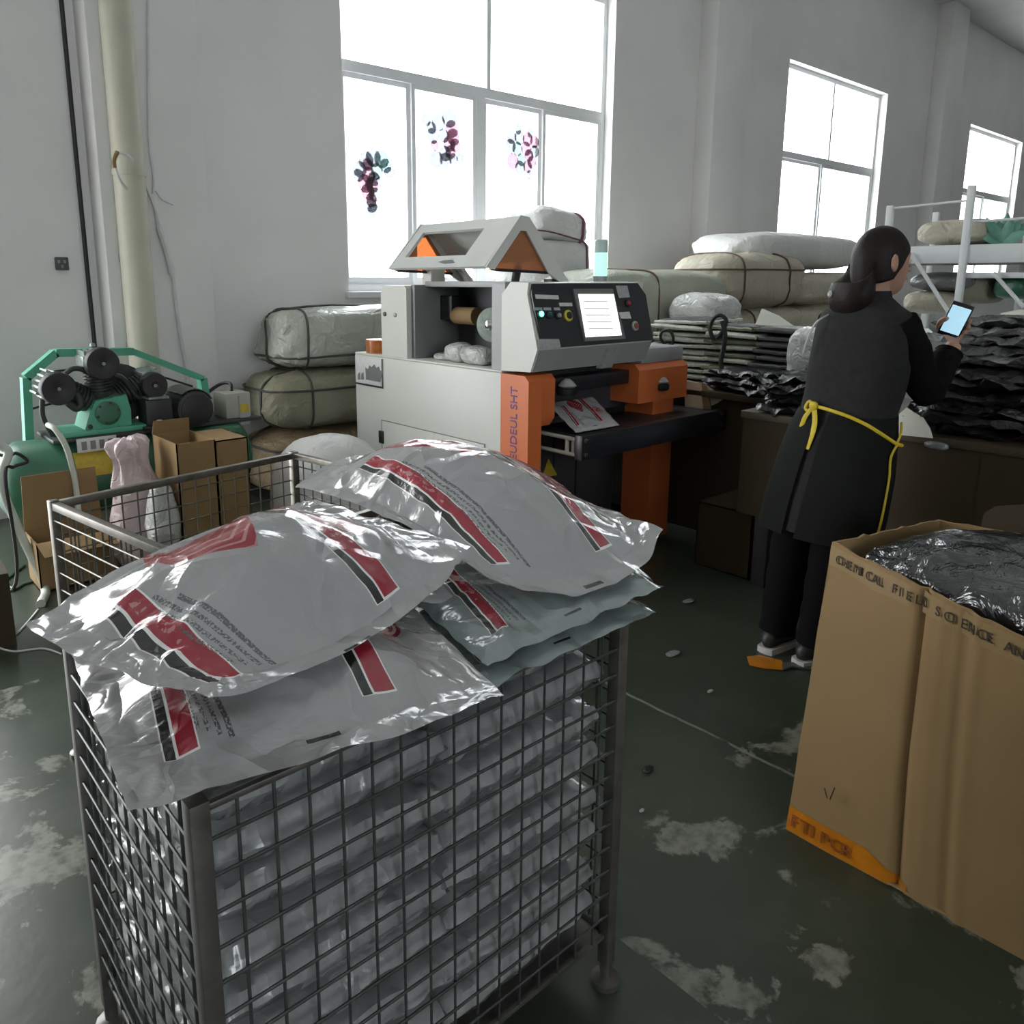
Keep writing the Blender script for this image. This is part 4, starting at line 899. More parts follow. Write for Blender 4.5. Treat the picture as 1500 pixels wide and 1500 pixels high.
for k in range(NL):
    z = .128 + hz * k + .012
    for j, (xa, xb) in enumerate(((.306, .695), (.690, 1.078))):
        jit = [rnd.uniform(-.006, .006) for _ in range(8)]; zz = [rnd.uniform(-.012, .016) for _ in range(4)]
        dz = hz * .42
        o = pillow([(xa + jit[0], 1.398, z + dz + zz[0]), (xa + jit[1], .872, z + dz + zz[1]), (xb + jit[2], .872, z + dz + zz[2]), (xb + jit[3], 1.398, z + dz + zz[3])],
                   hz * .58, hz * .52, 54, 40, .013, 100 + k * 2 + j, ex=.20, edge=.006).build('packed_bag', 'bag_plain', ang=50)
        tag(o, 'crumpled silver courier bag inside the full cage, %s layer from the bottom, %s half' % (ORD[k], ('left', 'right')[j]), 'bag', 'courier bags packed inside the front cage')

# ================================================================== WORK TABLES AND PILES
TX, TZT = 3.27, .83
wt = thing('work_table', 'long work table with dark cardboard covered front behind the woman', 'table', (3.8, 1.2, 0))
MB().span((TX - .01, .25, TZT - .035), (4.25, 1.90, TZT), .004).build('table_top', 'table_wood', wt)
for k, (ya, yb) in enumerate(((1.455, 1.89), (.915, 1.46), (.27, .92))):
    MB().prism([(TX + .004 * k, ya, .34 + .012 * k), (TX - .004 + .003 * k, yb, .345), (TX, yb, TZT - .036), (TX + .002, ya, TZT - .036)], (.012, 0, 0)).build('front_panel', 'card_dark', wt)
for (x, y) in ((TX + .05, 1.77), (TX + .05, .36), (4.18, 1.77), (4.18, .36)): MB().span((x - .035, y - .035, 0), (x + .035, y + .035, TZT - .036), .004).build('leg', 'black_rubber', wt)
wt2 = thing('side_table', 'second table behind the machine outfeed carrying the white edged stacks', 'table', (4.2, 2.7, 0))
MB().span((3.70, 1.92, TZT - .035), (4.75, 3.15, TZT), .004).build('table_top', 'table_wood', wt2)
for (x, y) in ((3.86, 2.0), (3.86, 3.09), (4.69, 2.0), (4.69, 3.09)): MB().span((x - .03, y - .03, 0), (x + .03, y + .03, TZT - .036), .004).build('leg', 'dark_steel', wt2)
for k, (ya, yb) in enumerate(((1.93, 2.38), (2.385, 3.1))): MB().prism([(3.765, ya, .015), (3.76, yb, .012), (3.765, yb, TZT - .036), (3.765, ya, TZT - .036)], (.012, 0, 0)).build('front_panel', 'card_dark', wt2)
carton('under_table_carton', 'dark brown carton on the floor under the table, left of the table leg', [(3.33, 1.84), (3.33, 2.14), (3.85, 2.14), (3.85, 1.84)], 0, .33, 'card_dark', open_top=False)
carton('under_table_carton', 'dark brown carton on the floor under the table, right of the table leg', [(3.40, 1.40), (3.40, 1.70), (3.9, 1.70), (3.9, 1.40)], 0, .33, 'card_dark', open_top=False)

def folded(label, c, dx, dy, h, seed, m, rz=0, group=None, tilt=(0, 0), name='folded_bag', edge=.006, wr=.004, em=None):
    rot = Matrix.Rotation(rz, 3, 'Z'); c = V(c)
    def q(a, b): p = rot @ V((a * dx / 2, b * dy / 2, 0)); p.z += a * tilt[0] + b * tilt[1]; return c + p
    mb = pillow([q(-1, 1), q(-1, -1), q(1, -1), q(1, 1)], h * .55, h * .5, 26, 20, wr, seed, ex=.12, edge=edge)
    o = mb.build(name, m, ang=50); tag(o, label, 'folded bag', group)
    if em:                                                           # pale folded lining showing along two edges
        e = MB()
        for (s_, t_) in (((-1, 1), (-1, -1)), ((-1, -1), (1, -1))):
            pts = [q(s_[0] + (t_[0] - s_[0]) * k / 8, s_[1] + (t_[1] - s_[1]) * k / 8) + V((0, 0, .004 * noise.noise(V((k * .9, seed, 0))))) for k in range(9)]
            e.tube(pts, h * .30, 6)
        e.build('pale_edge', em, o)
    return o
rnd = random.Random(11)
def pile(n, c, dx, dy, h, mats, seed, lab, group, rz=.0, jit=.02, em=None, lean=(0, 0), tl=.006, **k):
    names = ['bottom', 'second', 'third', 'fourth', 'fifth', 'sixth', 'seventh', 'eighth', 'ninth', 'tenth', 'eleventh', 'twelfth']
    for i in range(n):
        w_ = 'top' if i == n - 1 else names[i]
        cc = V(c) + V((rnd.uniform(-jit, jit) + lean[0] * i, rnd.uniform(-jit, jit) + lean[1] * i, h * (i + .55)))
        folded(lab % w_, cc, dx * rnd.uniform(.94, 1.04), dy * rnd.uniform(.94, 1.04), h, seed + i, mats[i % len(mats)], rz + rnd.uniform(-.10, .10), group, (rnd.uniform(-tl, tl), rnd.uniform(-tl, tl)), em=em[i % len(em)] if em else None, **k)
# left stack with white edges, its neighbour, the grey stack and the loose heap in front of them
pile(10, (4.22, 2.80, TZT), .40, .38, .036, ['fold_edge', 'fold_black', 'fold_edge', 'fold_olive'], 200, 'folded black bag with white edge, %s layer of the left stack beside the machine', 'folded bags in the left white edged stack', .1, .012, ['fold_edge'])
pile(9, (4.22, 2.44, TZT), .40, .32, .037, ['fold_black', 'fold_edge', 'fold_olive', 'fold_edge'], 230, 'folded black bag with olive edge, %s layer of the middle stack on the table', 'folded bags in the middle stack', -.05, .014, ['fold_olive', 'fold_edge'])
pile(9, (4.20, 2.16, TZT), .40, .24, .037, ['fold_grey', 'fold_black'], 260, 'folded dark grey bag, %s layer of the right stack by the woman', 'folded bags in the grey stack', .08, .014, ['fold_grey'])
pile(6, (3.55, 1.66, TZT), .48, .46, .026, ['black_film'], 300, 'loose black film bag, %s layer of the heap left of the woman', 'loose black bags at the table edge', .2, .04, None, (.03, .0), wr=.024, edge=.035, tl=.014)
pile(4, (3.87, 2.18, TZT), .30, .50, .030, ['black_film'], 320, 'loose black film bag, %s layer of the low heap behind the outfeed tray', 'loose black bags behind the tray', -.2, .02, None, (.0, -.02), wr=.020, edge=.03, tl=.01)
for (lab, pts, r_) in (('twist of black strap sticking up between the left and middle stacks', ((1046, 500), (1040, 482), (1046, 466), (1056, 462), (1064, 470), (1058, 486), (1050, 496)), .012),
                       ('black strap hanging down the front of the middle stack', ((1058, 470), (1062, 490), (1060, 510), (1056, 530), (1060, 548)), .014),
                       ('loop of black strap at the left end of the stacks beside the machine', ((984, 504), (976, 506), (968, 496), (970, 486), (980, 484), (986, 494), (984, 508)), .009)):
    tag(MB().tube(curve([px(x, y, 3.98) for x, y in pts]), r_, 8).build('strap', 'black_rubber'), lab, 'strap')
p = [px(1100, 490, 4.22), px(1116, 452, 4.27), px(1140, 462, 4.25), px(1160, 476, 4.22), px(1185, 487, 4.18), px(1178, 500, 4.18)]
tag(MB().prism(p, (.012, .004, .0)).build('paper_sheet', 'paper_white'), 'crumpled white paper sheet standing on top of the middle stack', 'paper')
tag(lump(px(1182, 525, 4.0), (.16, .20, .28), 91, (.7, .7), .2, nu=34, nv=20).build('film_bundle', 'clear_film', ang=30), 'clump of whitish film between the grey stack and the woman', 'plastic film')
a = px(1003, 560, 3.72); b = px(1060, 612, 3.72)
cb = thing('cream_box', 'small open cream cardboard box beside the right orange column', 'box', (a.x + .1, (a.y + b.y) / 2, TZT))
MB().prism([px(1004, 610, 3.70), px(1002, 556, 3.70), px(1026, 562, 3.70), px(1030, 610, 3.70)], (.01, 0, 0)).build('side_panel', 'card_cream', cb)
MB().prism([px(1030, 608, 3.72), px(1026, 562, 3.72), px(1036, 566, 3.72), px(1042, 606, 3.72)], (.01, 0, 0)).build('side_panel', 'card', cb)
MB().prism([px(1036, 566, 3.74), px(1062, 582, 3.74), px(1048, 592, 3.74), px(1036, 596, 3.74)], (.01, 0, 0)).build('flap', 'card_cream', cb)
# right-hand pile of black and smoky film bags
pile(7, (3.62, .94, TZT), .66, .58, .036, ['black_film'], 340, 'black plastic film bag, %s layer of the pile right of the woman', 'black bags in the pile right of the woman', .1, .05, None, wr=.034, edge=.05, tl=.02)
pile(5, (3.80, .90, TZT + .255), .60, .62, .038, ['smoke_film', 'grey_film', 'smoke_film'], 360, 'smoky clear film bag, %s layer on top of the black pile', 'smoky bags on top of the black pile', -.08, .04, None, wr=.030, edge=.045, tl=.018)
tag(MB().prism([(3.52, .99, 1.290), (3.52, .86, 1.290), (3.70, .85, 1.300), (3.70, .98, 1.300)], (0, 0, .004)).build('paper_label', 'paper_white'), 'pale sheet of paper lying on the smoky film bags', 'paper')
tag(MB().prism([px(1316, 637, 3.245), px(1317, 606, 3.245), px(1328, 597, 3.245), px(1338, 604, 3.245), px(1352, 612, 3.245), px(1362, 628, 3.245), px(1366, 642, 3.245)], (.006, 0, 0)).build('paper_sheet', 'paper_white'), 'white paper sheet hanging over the table edge right of the woman', 'paper')
tag(lump(px(1370, 652, 3.235), (.03, .08, .03), 93, (.8, .8), .6, nu=26, nv=14).build('film_scrap', 'smoke_film', ang=25), 'small scrap of torn film hanging at the table edge below the black pile', 'plastic film')
# ------------------------------------------------------------------ white metal rack with shelves
rk = thing('metal_rack', 'white metal rack with posts and braces behind the pile of black bags', 'rack', (4.75, 1.2, 0))
RX0, RX1, RY0, RY1 = 4.42, 5.05, .30, 1.80
for (x, y, z) in ((RX0, 1.80, 1.80), (RX0, 1.43, 1.87), (RX1, 1.34, 1.80), (RX1, 1.80, 1.80), (RX0, RY0, 1.85), (RX1, RY0, 1.85)):
    MB().span((x - .016, y - .016, 0), (x + .016, y + .016, z), .003).build('post', 'rack_white', rk)
MB().tube([(RX0, 1.80, 1.785), (RX0, 1.43, 1.80)], .006, 8).build('rail', 'rack_white', rk)
MB().tube([(RX0 + .03, 1.43, 1.70), (RX0 + .03, RY0, 1.72)], .006, 8).build('rail', 'rack_white', rk)
MB().span((RX0, RY0, 1.500), (RX1, 1.80, 1.590), .006).build('shelf', 'board_white', rk)
MB().span((RX0 + .02, RY0, 1.428), (RX1, 1.42, 1.455), .004).build('shelf', 'board_white', rk)
MB().span((RX0, RY0, 1.12), (RX1, 1.80, 1.14), .004).build('shelf', 'board_white', rk)
MB().tube([px(1335, 372, RX0 - .02), px(1390, 458, RX0 - .02)], .010, 8).build('brace', 'rack_white', rk)
MB().tube([px(1455, 400, RX0 - .02), px(1500, 450, RX0 - .02)], .009, 8).build('brace', 'rack_white', rk)
def rs(name, label, cat, p0, p1, X, dx, seed, m, e=(.6, .5), amp=.06):
    a, b = px(p0[0], p0[1], X), px(p1[0], p1[1], X)
    tag(lump((X + dx / 2, (a.y + b.y) / 2, (a.z + b.z) / 2), (dx, abs(a.y - b.y), abs(a.z - b.z)), seed, e, amp).build(name, m, ang=50), label, cat)
rs('striped_sack', 'cream sack with shiny folds lying on the top shelf of the white rack', 'sack', (1332, 322), (1442, 356), 4.5, .5, 401, 'cream_woven', amp=.1)
rs('grey_sack', 'dark grey flat sack on the top shelf behind the post', 'sack', (1420, 334), (1466, 356), 4.62, .35, 403, 'smoke_film')
rs('silver_roll', 'silvery rolled film lying under the top shelf of the rack', 'plastic film', (1325, 398), (1425, 428), 4.5, .4, 405, 'smoke_film', e=(.8, .4))
rs('cream_sack', 'cream sack under the silvery roll on the middle shelf of the rack', 'sack', (1318, 426), (1392, 462), 4.5, .4, 407, 'cream_woven')
rs('brown_sack', 'brown sack beside the post on the middle shelf of the rack', 'sack', (1402, 402), (1446, 446), 4.55, .35, 409, 'olive_woven')
rs('green_bundle', 'dark green bundle at the right end of the middle shelf of the rack', 'bundle', (1448, 404), (1500, 440), 4.5, .35, 411, 'tank_green', amp=.12)
g = px(1466, 356, 4.52); gb = thing('green_spiky_bundle', 'green bundle of spiky leaf shapes on the top shelf of the rack', 'bundle', (4.55, g.y, 1.590))
for k in range(9):
    an = R(-75 + k * 18.5); d = V((.2 * math.sin(k * 2.1), -math.sin(an), abs(math.cos(an)) * .9 + .25)).normalized(); L = .13 + .02 * math.sin(k * 3.7)
    b0 = V((4.55, g.y, 1.598)); sd = V((0, d.z, -d.y)).normalized(); pts = [(b0 + d * L * s_, w_) for s_, w_ in ((0, .012), (.4, .026), (.75, .02), (1, .002))]
    MB().loft([(c, sd * w_, V((1, 0, 0)) * .005) for c, w_ in pts], 8).build('leaf', 'leaf_green', gb)

# ================================================================== RIGHT FOREGROUND CARTON
P0, P1 = V((1.905, .835, .775)), V((1.56, .05, .735))
big = thing('big_carton', 'tall worn brown carton in the right foreground filled with a black film bag', 'box', (2.15, .4, 0))
bb = [V((1.811, .842, 0)), V((1.811, .02, 0)), V((2.62, .0, 0)), V((2.60, .83, 0))]; bt = [P0, P1, V((2.62, .0, .72)), V((2.62, .83, .69))]
def bpt(i, s, h):                                                    # point on side i: s along, h up, with a soft outward belly
    j = (i + 1) % 4; a = bb[i].lerp(bb[j], s); b = bt[i].lerp(bt[j], s); p = a.lerp(b, h); n = (bb[j] - bb[i]).cross(V((0, 0, 1))).normalized()
    if n.dot(V((2.2, .4, 0)) - bb[i]) > 0: n = -n
    fold = 0
    if i == 0:
        for s0_, dp in ((.332, -.016), (.39, .004), (.455, -.007), (.49, .006)): fold += dp * math.exp(-((s - s0_) / .012) ** 2)
    return p + n * (.020 * math.sin(math.pi * h) * math.sin(math.pi * s) + fold + .004 * noise.noise(V((s * 4, h * 5, i))))
for i in range(4):
    mb = MB(); nu_, nv_ = 90 if i == 0 else 20, 24; n = (bb[(i + 1) % 4] - bb[i]).cross(V((0, 0, 1))).normalized()
    if n.dot(V((2.2, .4, 0)) - bb[i]) < 0: n = -n
    for lay in (0, 1):
        for v_ in range(nv_ + 1):
            for u_ in range(nu_ + 1):
                p = bpt(i, u_ / nu_, v_ / nv_) + n * (.007 * lay)
                if v_ == nv_: p.z += .007 * noise.noise(V((u_ / nu_ * 14, i * 3, lay * .1)))
                mb.v.append(p)
    o_ = (nv_ + 1) * (nu_ + 1); W_ = nu_ + 1
    for v_ in range(nv_):
        for u_ in range(nu_):
            a = v_ * W_ + u_; mb.f += [(a, a + 1, a + W_ + 1, a + W_), (o_ + a, o_ + a + W_, o_ + a + W_ + 1, o_ + a + 1)]
    for u_ in range(nu_): mb.f += [(u_, o_ + u_, o_ + u_ + 1, u_ + 1), (nv_ * W_ + u_, nv_ * W_ + u_ + 1, o_ + nv_ * W_ + u_ + 1, o_ + nv_ * W_ + u_)]
    for v_ in range(nv_): mb.f += [(v_ * W_, (v_ + 1) * W_, o_ + (v_ + 1) * W_, o_ + v_ * W_), (v_ * W_ + nu_, o_ + v_ * W_ + nu_, o_ + (v_ + 1) * W_ + nu_, (v_ + 1) * W_ + nu_)]
    mb.build('side_panel', 'card', big, 50)
MB().prism([p + V((0, 0, .004)) for p in bb], (0, 0, .006)).build('bottom_panel', 'card', big)
nL = V((-1, 0, 0))
def skin(name, m, s0, s1, f0, f1, d, parent=big, n=24):              # strip lying on the front-left side
    mb = MB()
    for lay in (0, 1):
        for k in range(n + 1):
            s = s0 + (s1 - s0) * k / n
            for f_ in (f0, f1): mb.v.append(bpt(0, s, f_(s) if callable(f_) else f_) + nL * (d + .0008 * lay))
    o_ = 2 * (n + 1)
    for k in range(n): mb.f += [(2 * k, 2 * k + 1, 2 * k + 3, 2 * k + 2), (o_ + 2 * k, o_ + 2 * k + 2, o_ + 2 * k + 3, o_ + 2 * k + 1)]
    return mb.build(name, m, parent, 60)
skin('printed_tape', 'tape_orange', 0.0, .36, .004, lambda s: .088 - .06 * max(0, s - .24) / .12, .001)
skin('clear_tape', 'card_tape', 0.0, .60, lambda s: .925 + .01 * noise.noise(V((s * 9, 0, 0))), .99, .0006)
def word(name, body, s0, s1, h, size, m):
    """letters one by one along the side so that they follow its bend"""
    n = len(body)
    for k, ch in enumerate(body):
        if ch == ' ': continue
        sa = s0 + (s1 - s0) * k / n; d = bpt(0, sa + .022, h) - bpt(0, sa, h); u_ = bpt(0, sa, h + .06) - bpt(0, sa, h - .02); nn_ = d.cross(u_).normalized()
        if nn_.x > 0: nn_ = -nn_
        text(name, ch, m, big, bpt(0, sa, h) + nn_ * .0055, d, u_, size)
word('carton_print', 'CHEMICAL FIELD SCIENCE AN', .03, .60, .945, .030, 'ink_dark')
word('tape_print', 'FTIPOR', .012, .205, .026, .046, 'ink_rust')
for (a_, b_) in (((1211, 1152), (1215, 1166)), ((1226, 1151), (1219, 1168))):
    p, q = px(a_[0], a_[1], 1.805), px(b_[0], b_[1], 1.805); MB().tube([p + nL * .012, q + nL * .012], .0016, 6).build('pen_mark', 'ink_dark', big)
fb = pillow([(1.935, .79, .735), (1.70, .07, .705), (2.58, .05, .66), (2.57, .79, .66)], .075, .10, 90, 70, .017, 501, {(1, 1): (0, 0, .035)}, ex=.42, edge=.012).build('film_bag', 'grey_film', ang=50)
tag(fb, 'shiny black film bag bulging out of the tall carton in the right foreground', 'bag')
skirt = pillow([(1.96, .80, .50), (1.78, .06, .48), (2.55, .06, .48), (2.55, .80, .50)], .09, .40, 30, 24, .012, 505, ex=.14).build('film_bag', 'black_film', ang=50)
tag(skirt, 'black film bag lower down inside the tall carton in the right foreground', 'bag')
cf = [px(1436, 775, 2.625), px(1441, 752, 2.625), px(1458, 742, 2.625), px(1520, 738, 2.625), px(1520, 790, 2.625)]
MB().prism(cf, (.006, 0, 0)).build('flap', 'card_dark', big)

# ================================================================== LITTER ON THE FLOOR
t = thing('floor_strip', 'torn strip of orange tape with a dark end on the floor near the woman', 'tape', (2.64, 1.33, 0))
MB().prism([pz(1094, 963, .003), pz(1112, 961, .003), pz(1146, 969, .003), pz(1146, 982, .003), pz(1120, 980, .003), pz(1098, 975, .003)], (0, 0, .004)).build('orange_piece', 'tape_orange', t)
MB().prism([pz(1146, 972, .003), pz(1160, 972, .003), pz(1188, 974, .003), pz(1188, 982, .003), pz(1160, 978, .003), pz(1146, 983, .003)], (0, 0, .006)).build('dark_piece', 'socket_dark', t)
for (x, y, s_, m, lab) in ((950, 1128, .05, 'black_rubber', 'small dark scrap on the floor to the right of the front cage'), (985, 960, .09, 'smoke_film', 'grey scrap of film on the floor between the cage and the woman'), (1040, 1015, .03, 'label_pale', 'small pale scrap on the floor near the scratched line'), (940, 1190, .02, 'label_pale', 'tiny pale scrap on the floor beside the bare patches'), (1008, 882, .07, 'smoke_film', 'thin pale scrap on the floor near the table legs')):
    p = pz(x, y, 0); tag(lump((p.x, p.y, .006), (s_, s_ * .5, .008), int(x), (.9, .9), .6, nu=18, nv=8).build('floor_scrap', m, ang=25), lab, 'scrap')
for (pts, r_, m, lab) in (([(0, 856), (18, 842), (36, 828)], .006, 'wire_green', 'green wire on the floor by the small carton, upper strand'), ([(4, 850), (20, 862), (34, 856), (48, 852)], .006, 'wire_green', 'green wire on the floor by the small carton, lower strand'), ([(0, 944), (22, 930), (40, 912), (56, 893)], .004, 'cable_white', 'thin white wire rising over the floor to the cage corner'), ([(-10, 946), (20, 954), (62, 950), (90, 958)], .004, 'cable_white', 'thin white wire lying across the floor by the cage corner')):
    tag(MB().tube(curve([pz(x, y, r_) for x, y in pts]), r_, 6).build('wire', m), lab, 'wire')

# ================================================================== THE WOMAN AT THE TABLE
O = V((2.83, 1.30, 0)); FA = R(-12); f_ = V((math.cos(FA), math.sin(FA), 0)); r_ = V((math.sin(FA), -math.cos(FA), 0)); zz_ = V((0, 0, 1))
def Wp(f, r, z): return O + f_ * f + r_ * r + zz_ * z
wo = thing('person', 'woman in dark grey dress and apron with yellow ties, back turned, holding a phone', 'person', (O.x, O.y, 0))
HA = R(-32); hf = V((math.cos(HA), math.sin(HA), 0)); hr = V((math.sin(HA), -math.cos(HA), 0))
HC = Wp(.145, .055, 1.485)
def Hp(f, r, z): return HC + hf * f + hr * r + zz_ * z
bd = MB()
# skull and face
def ring(cf, z, a, b): return (Hp(cf, 0, z), hf * a, hr * b)
bd.loft([ring(.0, .112, .01, .01), ring(-.004, .105, .045, .036), ring(-.004, .085, .072, .058), ring(-.002, .05, .090, .071), ring(.0, .01, .094, .073), ring(.004, -.03, .088, .067), ring(.014, -.065, .074, .055), ring(.026, -.095, .056, .042), ring(.032, -.115, .032, .026), ring(.032, -.120, .008, .008)], 24)
bd.loft([(Hp(.088, 0, .02), hr * .008, zz_ * .006), (Hp(.099, 0, -.005), hr * .011, zz_ * .012), (Hp(.112, 0, -.026), hr * .015, zz_ * .010), (Hp(.096, 0, -.034), hr * .012, zz_ * .006)], 12)   # nose
for s in (-1, 1):                                                    # ears, brows
    bd.loft([(Hp(-.006, s * .066, -.030), hf * .009, zz_ * .012), (Hp(-.008, s * .078, -.012), hf * .014, zz_ * .030), (Hp(-.012, s * .086, -.006), hf * .016, zz_ * .032), (Hp(-.014, s * .089, -.004), hf * .011, zz_ * .024)], 12)
    bd.loft([(Hp(.078, s * .012, .022), hf * .012, zz_ * .006), (Hp(.076, s * .034, .026), hf * .012, zz_ * .006), (Hp(.060, s * .054, .020), hf * .010, zz_ * .005)], 10)
bd.loft([(Hp(.084, -.026, -.062), hf * .006, zz_ * .004), (Hp(.095, 0, -.060), hf * .008, zz_ * .009), (Hp(.084, .026, -.062), hf * .006, zz_ * .004)], 10)   # lips
# neck and trunk
bd.loft([(Hp(-.012, 0, -.05), hf * .052, hr * .050), (Wp(.115, .05, 1.385), f_ * .054, r_ * .052), (Wp(.105, .05, 1.335), f_ * .064, r_ * .075), (Wp(.10, .05, 1.30), f_ * .085, r_ * .145), (Wp(.095, .048, 1.22), f_ * .105, r_ * .155), (Wp(.085, .045, 1.10), f_ * .105, r_ * .145), (Wp(.06, .04, .97), f_ * .095, r_ * .130), (Wp(.035, .03, .86), f_ * .110, r_ * .155), (Wp(.02, .025, .78), f_ * .105, r_ * .150)], 24)
def limb(pts, rad, n=14): bd.tube(curve(pts, 5), [rad[min(len(rad) - 1, int(k / 5))] + (rad[min(len(rad) - 1, int(k / 5) + 1)] - rad[min(len(rad) - 1, int(k / 5))]) * (k % 5) / 5 for k in range(5 * (len(pts) - 1) + 1)], n)
ankL, ankR = Wp(-.085, -.075, .075), Wp(-.055, .075, .075)
for (hp, kn, an) in ((Wp(.02, -.06, .82), Wp(-.025, -.07, .46), ankL), (Wp(.02, .10, .82), Wp(-.0, .085, .46), ankR)): limb([hp, kn, an], [.080, .052, .036])
shR, elR, wrR = Wp(.10, .185, 1.270), Wp(.215, .225, 1.035), px(1398, 505, 3.13)
shL, elL, wrL = Wp(.10, -.085, 1.275), Wp(.26, -.10, 1.05), Wp(.40, -.07, 1.10)
limb([shR, elR, wrR], [.048, .038, .026]); limb([shL, elL, wrL], [.048, .038, .026])
# hands: palm, four fingers and a thumb each
PH = px(1400, 469, 3.16)                                             # phone centre
phu = (px(1409, 452, 3.16) - px(1391, 487, 3.16)).normalized(); phr = V((.30, -.95, 0)); phr = (phr - phu * phr.dot(phu)).normalized(); phn = phr.cross(phu)
if phn.x > 0: phn = -phn                                             # screen faces back to the woman and the camera
pb = PH - phn * .012
def hand(wr_, palm, dirs, across, fingers, thumb):
    bd.loft([(wr_, across * .022, dirs * .017), (wr_.lerp(palm, .5), across * .030, dirs * .015), (palm, across * .038, dirs * .014), (palm + (palm - wr_).normalized() * .02, across * .034, dirs * .011)], 14)
    for pts in fingers: bd.tube(curve(pts, 4), [.0088] * (4 * (len(pts) - 1)) + [.0065], 8)
    bd.tube(curve(thumb, 4), [.011] * (4 * (len(thumb) - 1)) + [.008], 8)
palm = PH - phu * .055 - phn * .022 + phr * .004
fing = []
for k in range(4):
    b0 = palm + phu * (.004 + .020 * k) - phn * .004 - phr * .012 + (phu * .0)
    L = (.9, 1.0, 1.05, .95)[k]
    fing.append([palm + phu * (-.01 + .008 * k), b0 + phr * .030 - phn * .002, b0 + phr * .052 * L + phn * .008, b0 + phr * .050 * L + phn * .030])
hand(wrR, palm, phn, phr, fing, [palm - phr * .022, palm - phr * .044 + phu * .014 + phn * .008, palm - phr * .044 + phu * .038 + phn * .024, palm - phr * .030 + phu * .058 + phn * .033])
dL = (wrL - elL).normalized(); aL = dL.cross(zz_).normalized(); uL = aL.cross(dL)
pl_ = wrL + dL * .065
hand(wrL, pl_, uL, aL, [[pl_ + aL * (-.026 + .0175 * k), pl_ + aL * (-.029 + .019 * k) + dL * .035, pl_ + aL * (-.029 + .019 * k) + dL * (.058, .066, .064, .052)[k] - uL * .014, pl_ + aL * (-.028 + .019 * k) + dL * (.066, .076, .072, .058)[k] - uL * .036] for k in range(4)], [wrL + dL * .025 + aL * .026, wrL + dL * .05 + aL * .048 - uL * .006, wrL + dL * .078 + aL * .052 - uL * .018])
body = bd.build('body', 'skin', wo)
rm = body.modifiers.new('remesh', 'REMESH'); rm.mode = 'VOXEL'; rm.voxel_size = .0055; rm.use_smooth_shade = True
sm_ = body.modifiers.new('smooth', 'SMOOTH'); sm_.iterations = 3; sm_.factor = .5
dg = bpy.context.evaluated_depsgraph_get(); me = bpy.data.meshes.new_from_object(body.evaluated_get(dg)); body.modifiers.clear(); old = body.data; body.data = me; bpy.data.meshes.remove(old); me.shade_smooth()
for s in (-1, 1):
    ey = MB().lathe(Hp(.078, s * .032, .0), hf, [(.002, -.008), (.011, -.004), (.012, .002), (.008, .007), (.002, .009)], 12).build('eye', 'label_white', wo)
    MB().lathe(Hp(.0865, s * .032, .0), hf, [(.005, 0), (.005, .0012), (.001, .0016)], 10).build('iris', 'hair', ey)
# hair: cap over the skull, falling into a ponytail at the nape
hm = MB(); nt_, npf = 40, 22; cap = []
for j in range(npf + 1):
    for i in range(nt_):
        th_ = 2 * math.pi * i / nt_; back = .5 - .5 * math.cos(th_)                 # 0 at the face, 1 at the nape
        front = max(0, math.cos(th_)); zlow = -.085 * back + .058 * front ** .6 + (-.02) * abs(math.sin(th_)) ** 3 * (1 if math.cos(th_) < .35 else .2)
        ph = j / npf; zc = .122 + (zlow - .122) * ph
        e = math.sqrt(max(0, 1 - min(1, ((zc - .0) / .123)) ** 2)) if zc > 0 else 1 - .12 * (zc / .09) ** 2
        st_ = 1 + .018 * noise.noise(V((math.cos(th_) * 5, math.sin(th_) * 5, zc * 8)))
        hm.v.append(Hp(-.006 + .103 * e * math.cos(th_) * st_, .083 * e * math.sin(th_) * st_, zc))
for j in range(npf):
    for i in range(nt_): hm.f.append((j * nt_ + i, j * nt_ + (i + 1) % nt_, (j + 1) * nt_ + (i + 1) % nt_, (j + 1) * nt_ + i))
ho = hm.build('hair', 'hair', wo, 70); so = ho.modifiers.new('thick', 'SOLIDIFY'); so.thickness = .012; so.offset = -1
bun = [Hp(-.050, .0, .010), Hp(-.086, -.002, -.030), Hp(-.104, .000, -.075), Hp(-.110, .002, -.120), Hp(-.104, .002, -.165), Hp(-.092, .0, -.205), Hp(-.085, .0, -.224)]
pt = MB().loft([(bun[0], zz_ * .050, hr * .055), (bun[1], zz_ * .055 + hf * .02, hr * .074), (bun[2], hf * .064, hr * .088), (bun[3], hf * .068, hr * .090), (bun[4], hf * .062, hr * .080), (bun[5], hf * .040, hr * .052), (bun[6], hf * .012, hr * .02)], 30)
for v in pt.v: v += V((noise.noise(v * 22), noise.noise(v * 22 + V((5, 1, 2))), 0)) * .006
pt.build('ponytail', 'hair', wo, 70)
p = pv(1247, 424, 2.70); q = Hp(-.178, -.018, -.115); MB().lathe(q, (-hf.x, -hf.y, .1), [(.010, -.01), (.012, 0), (.007, .006)], 12).build('hair_clip', 'label_pale', wo)
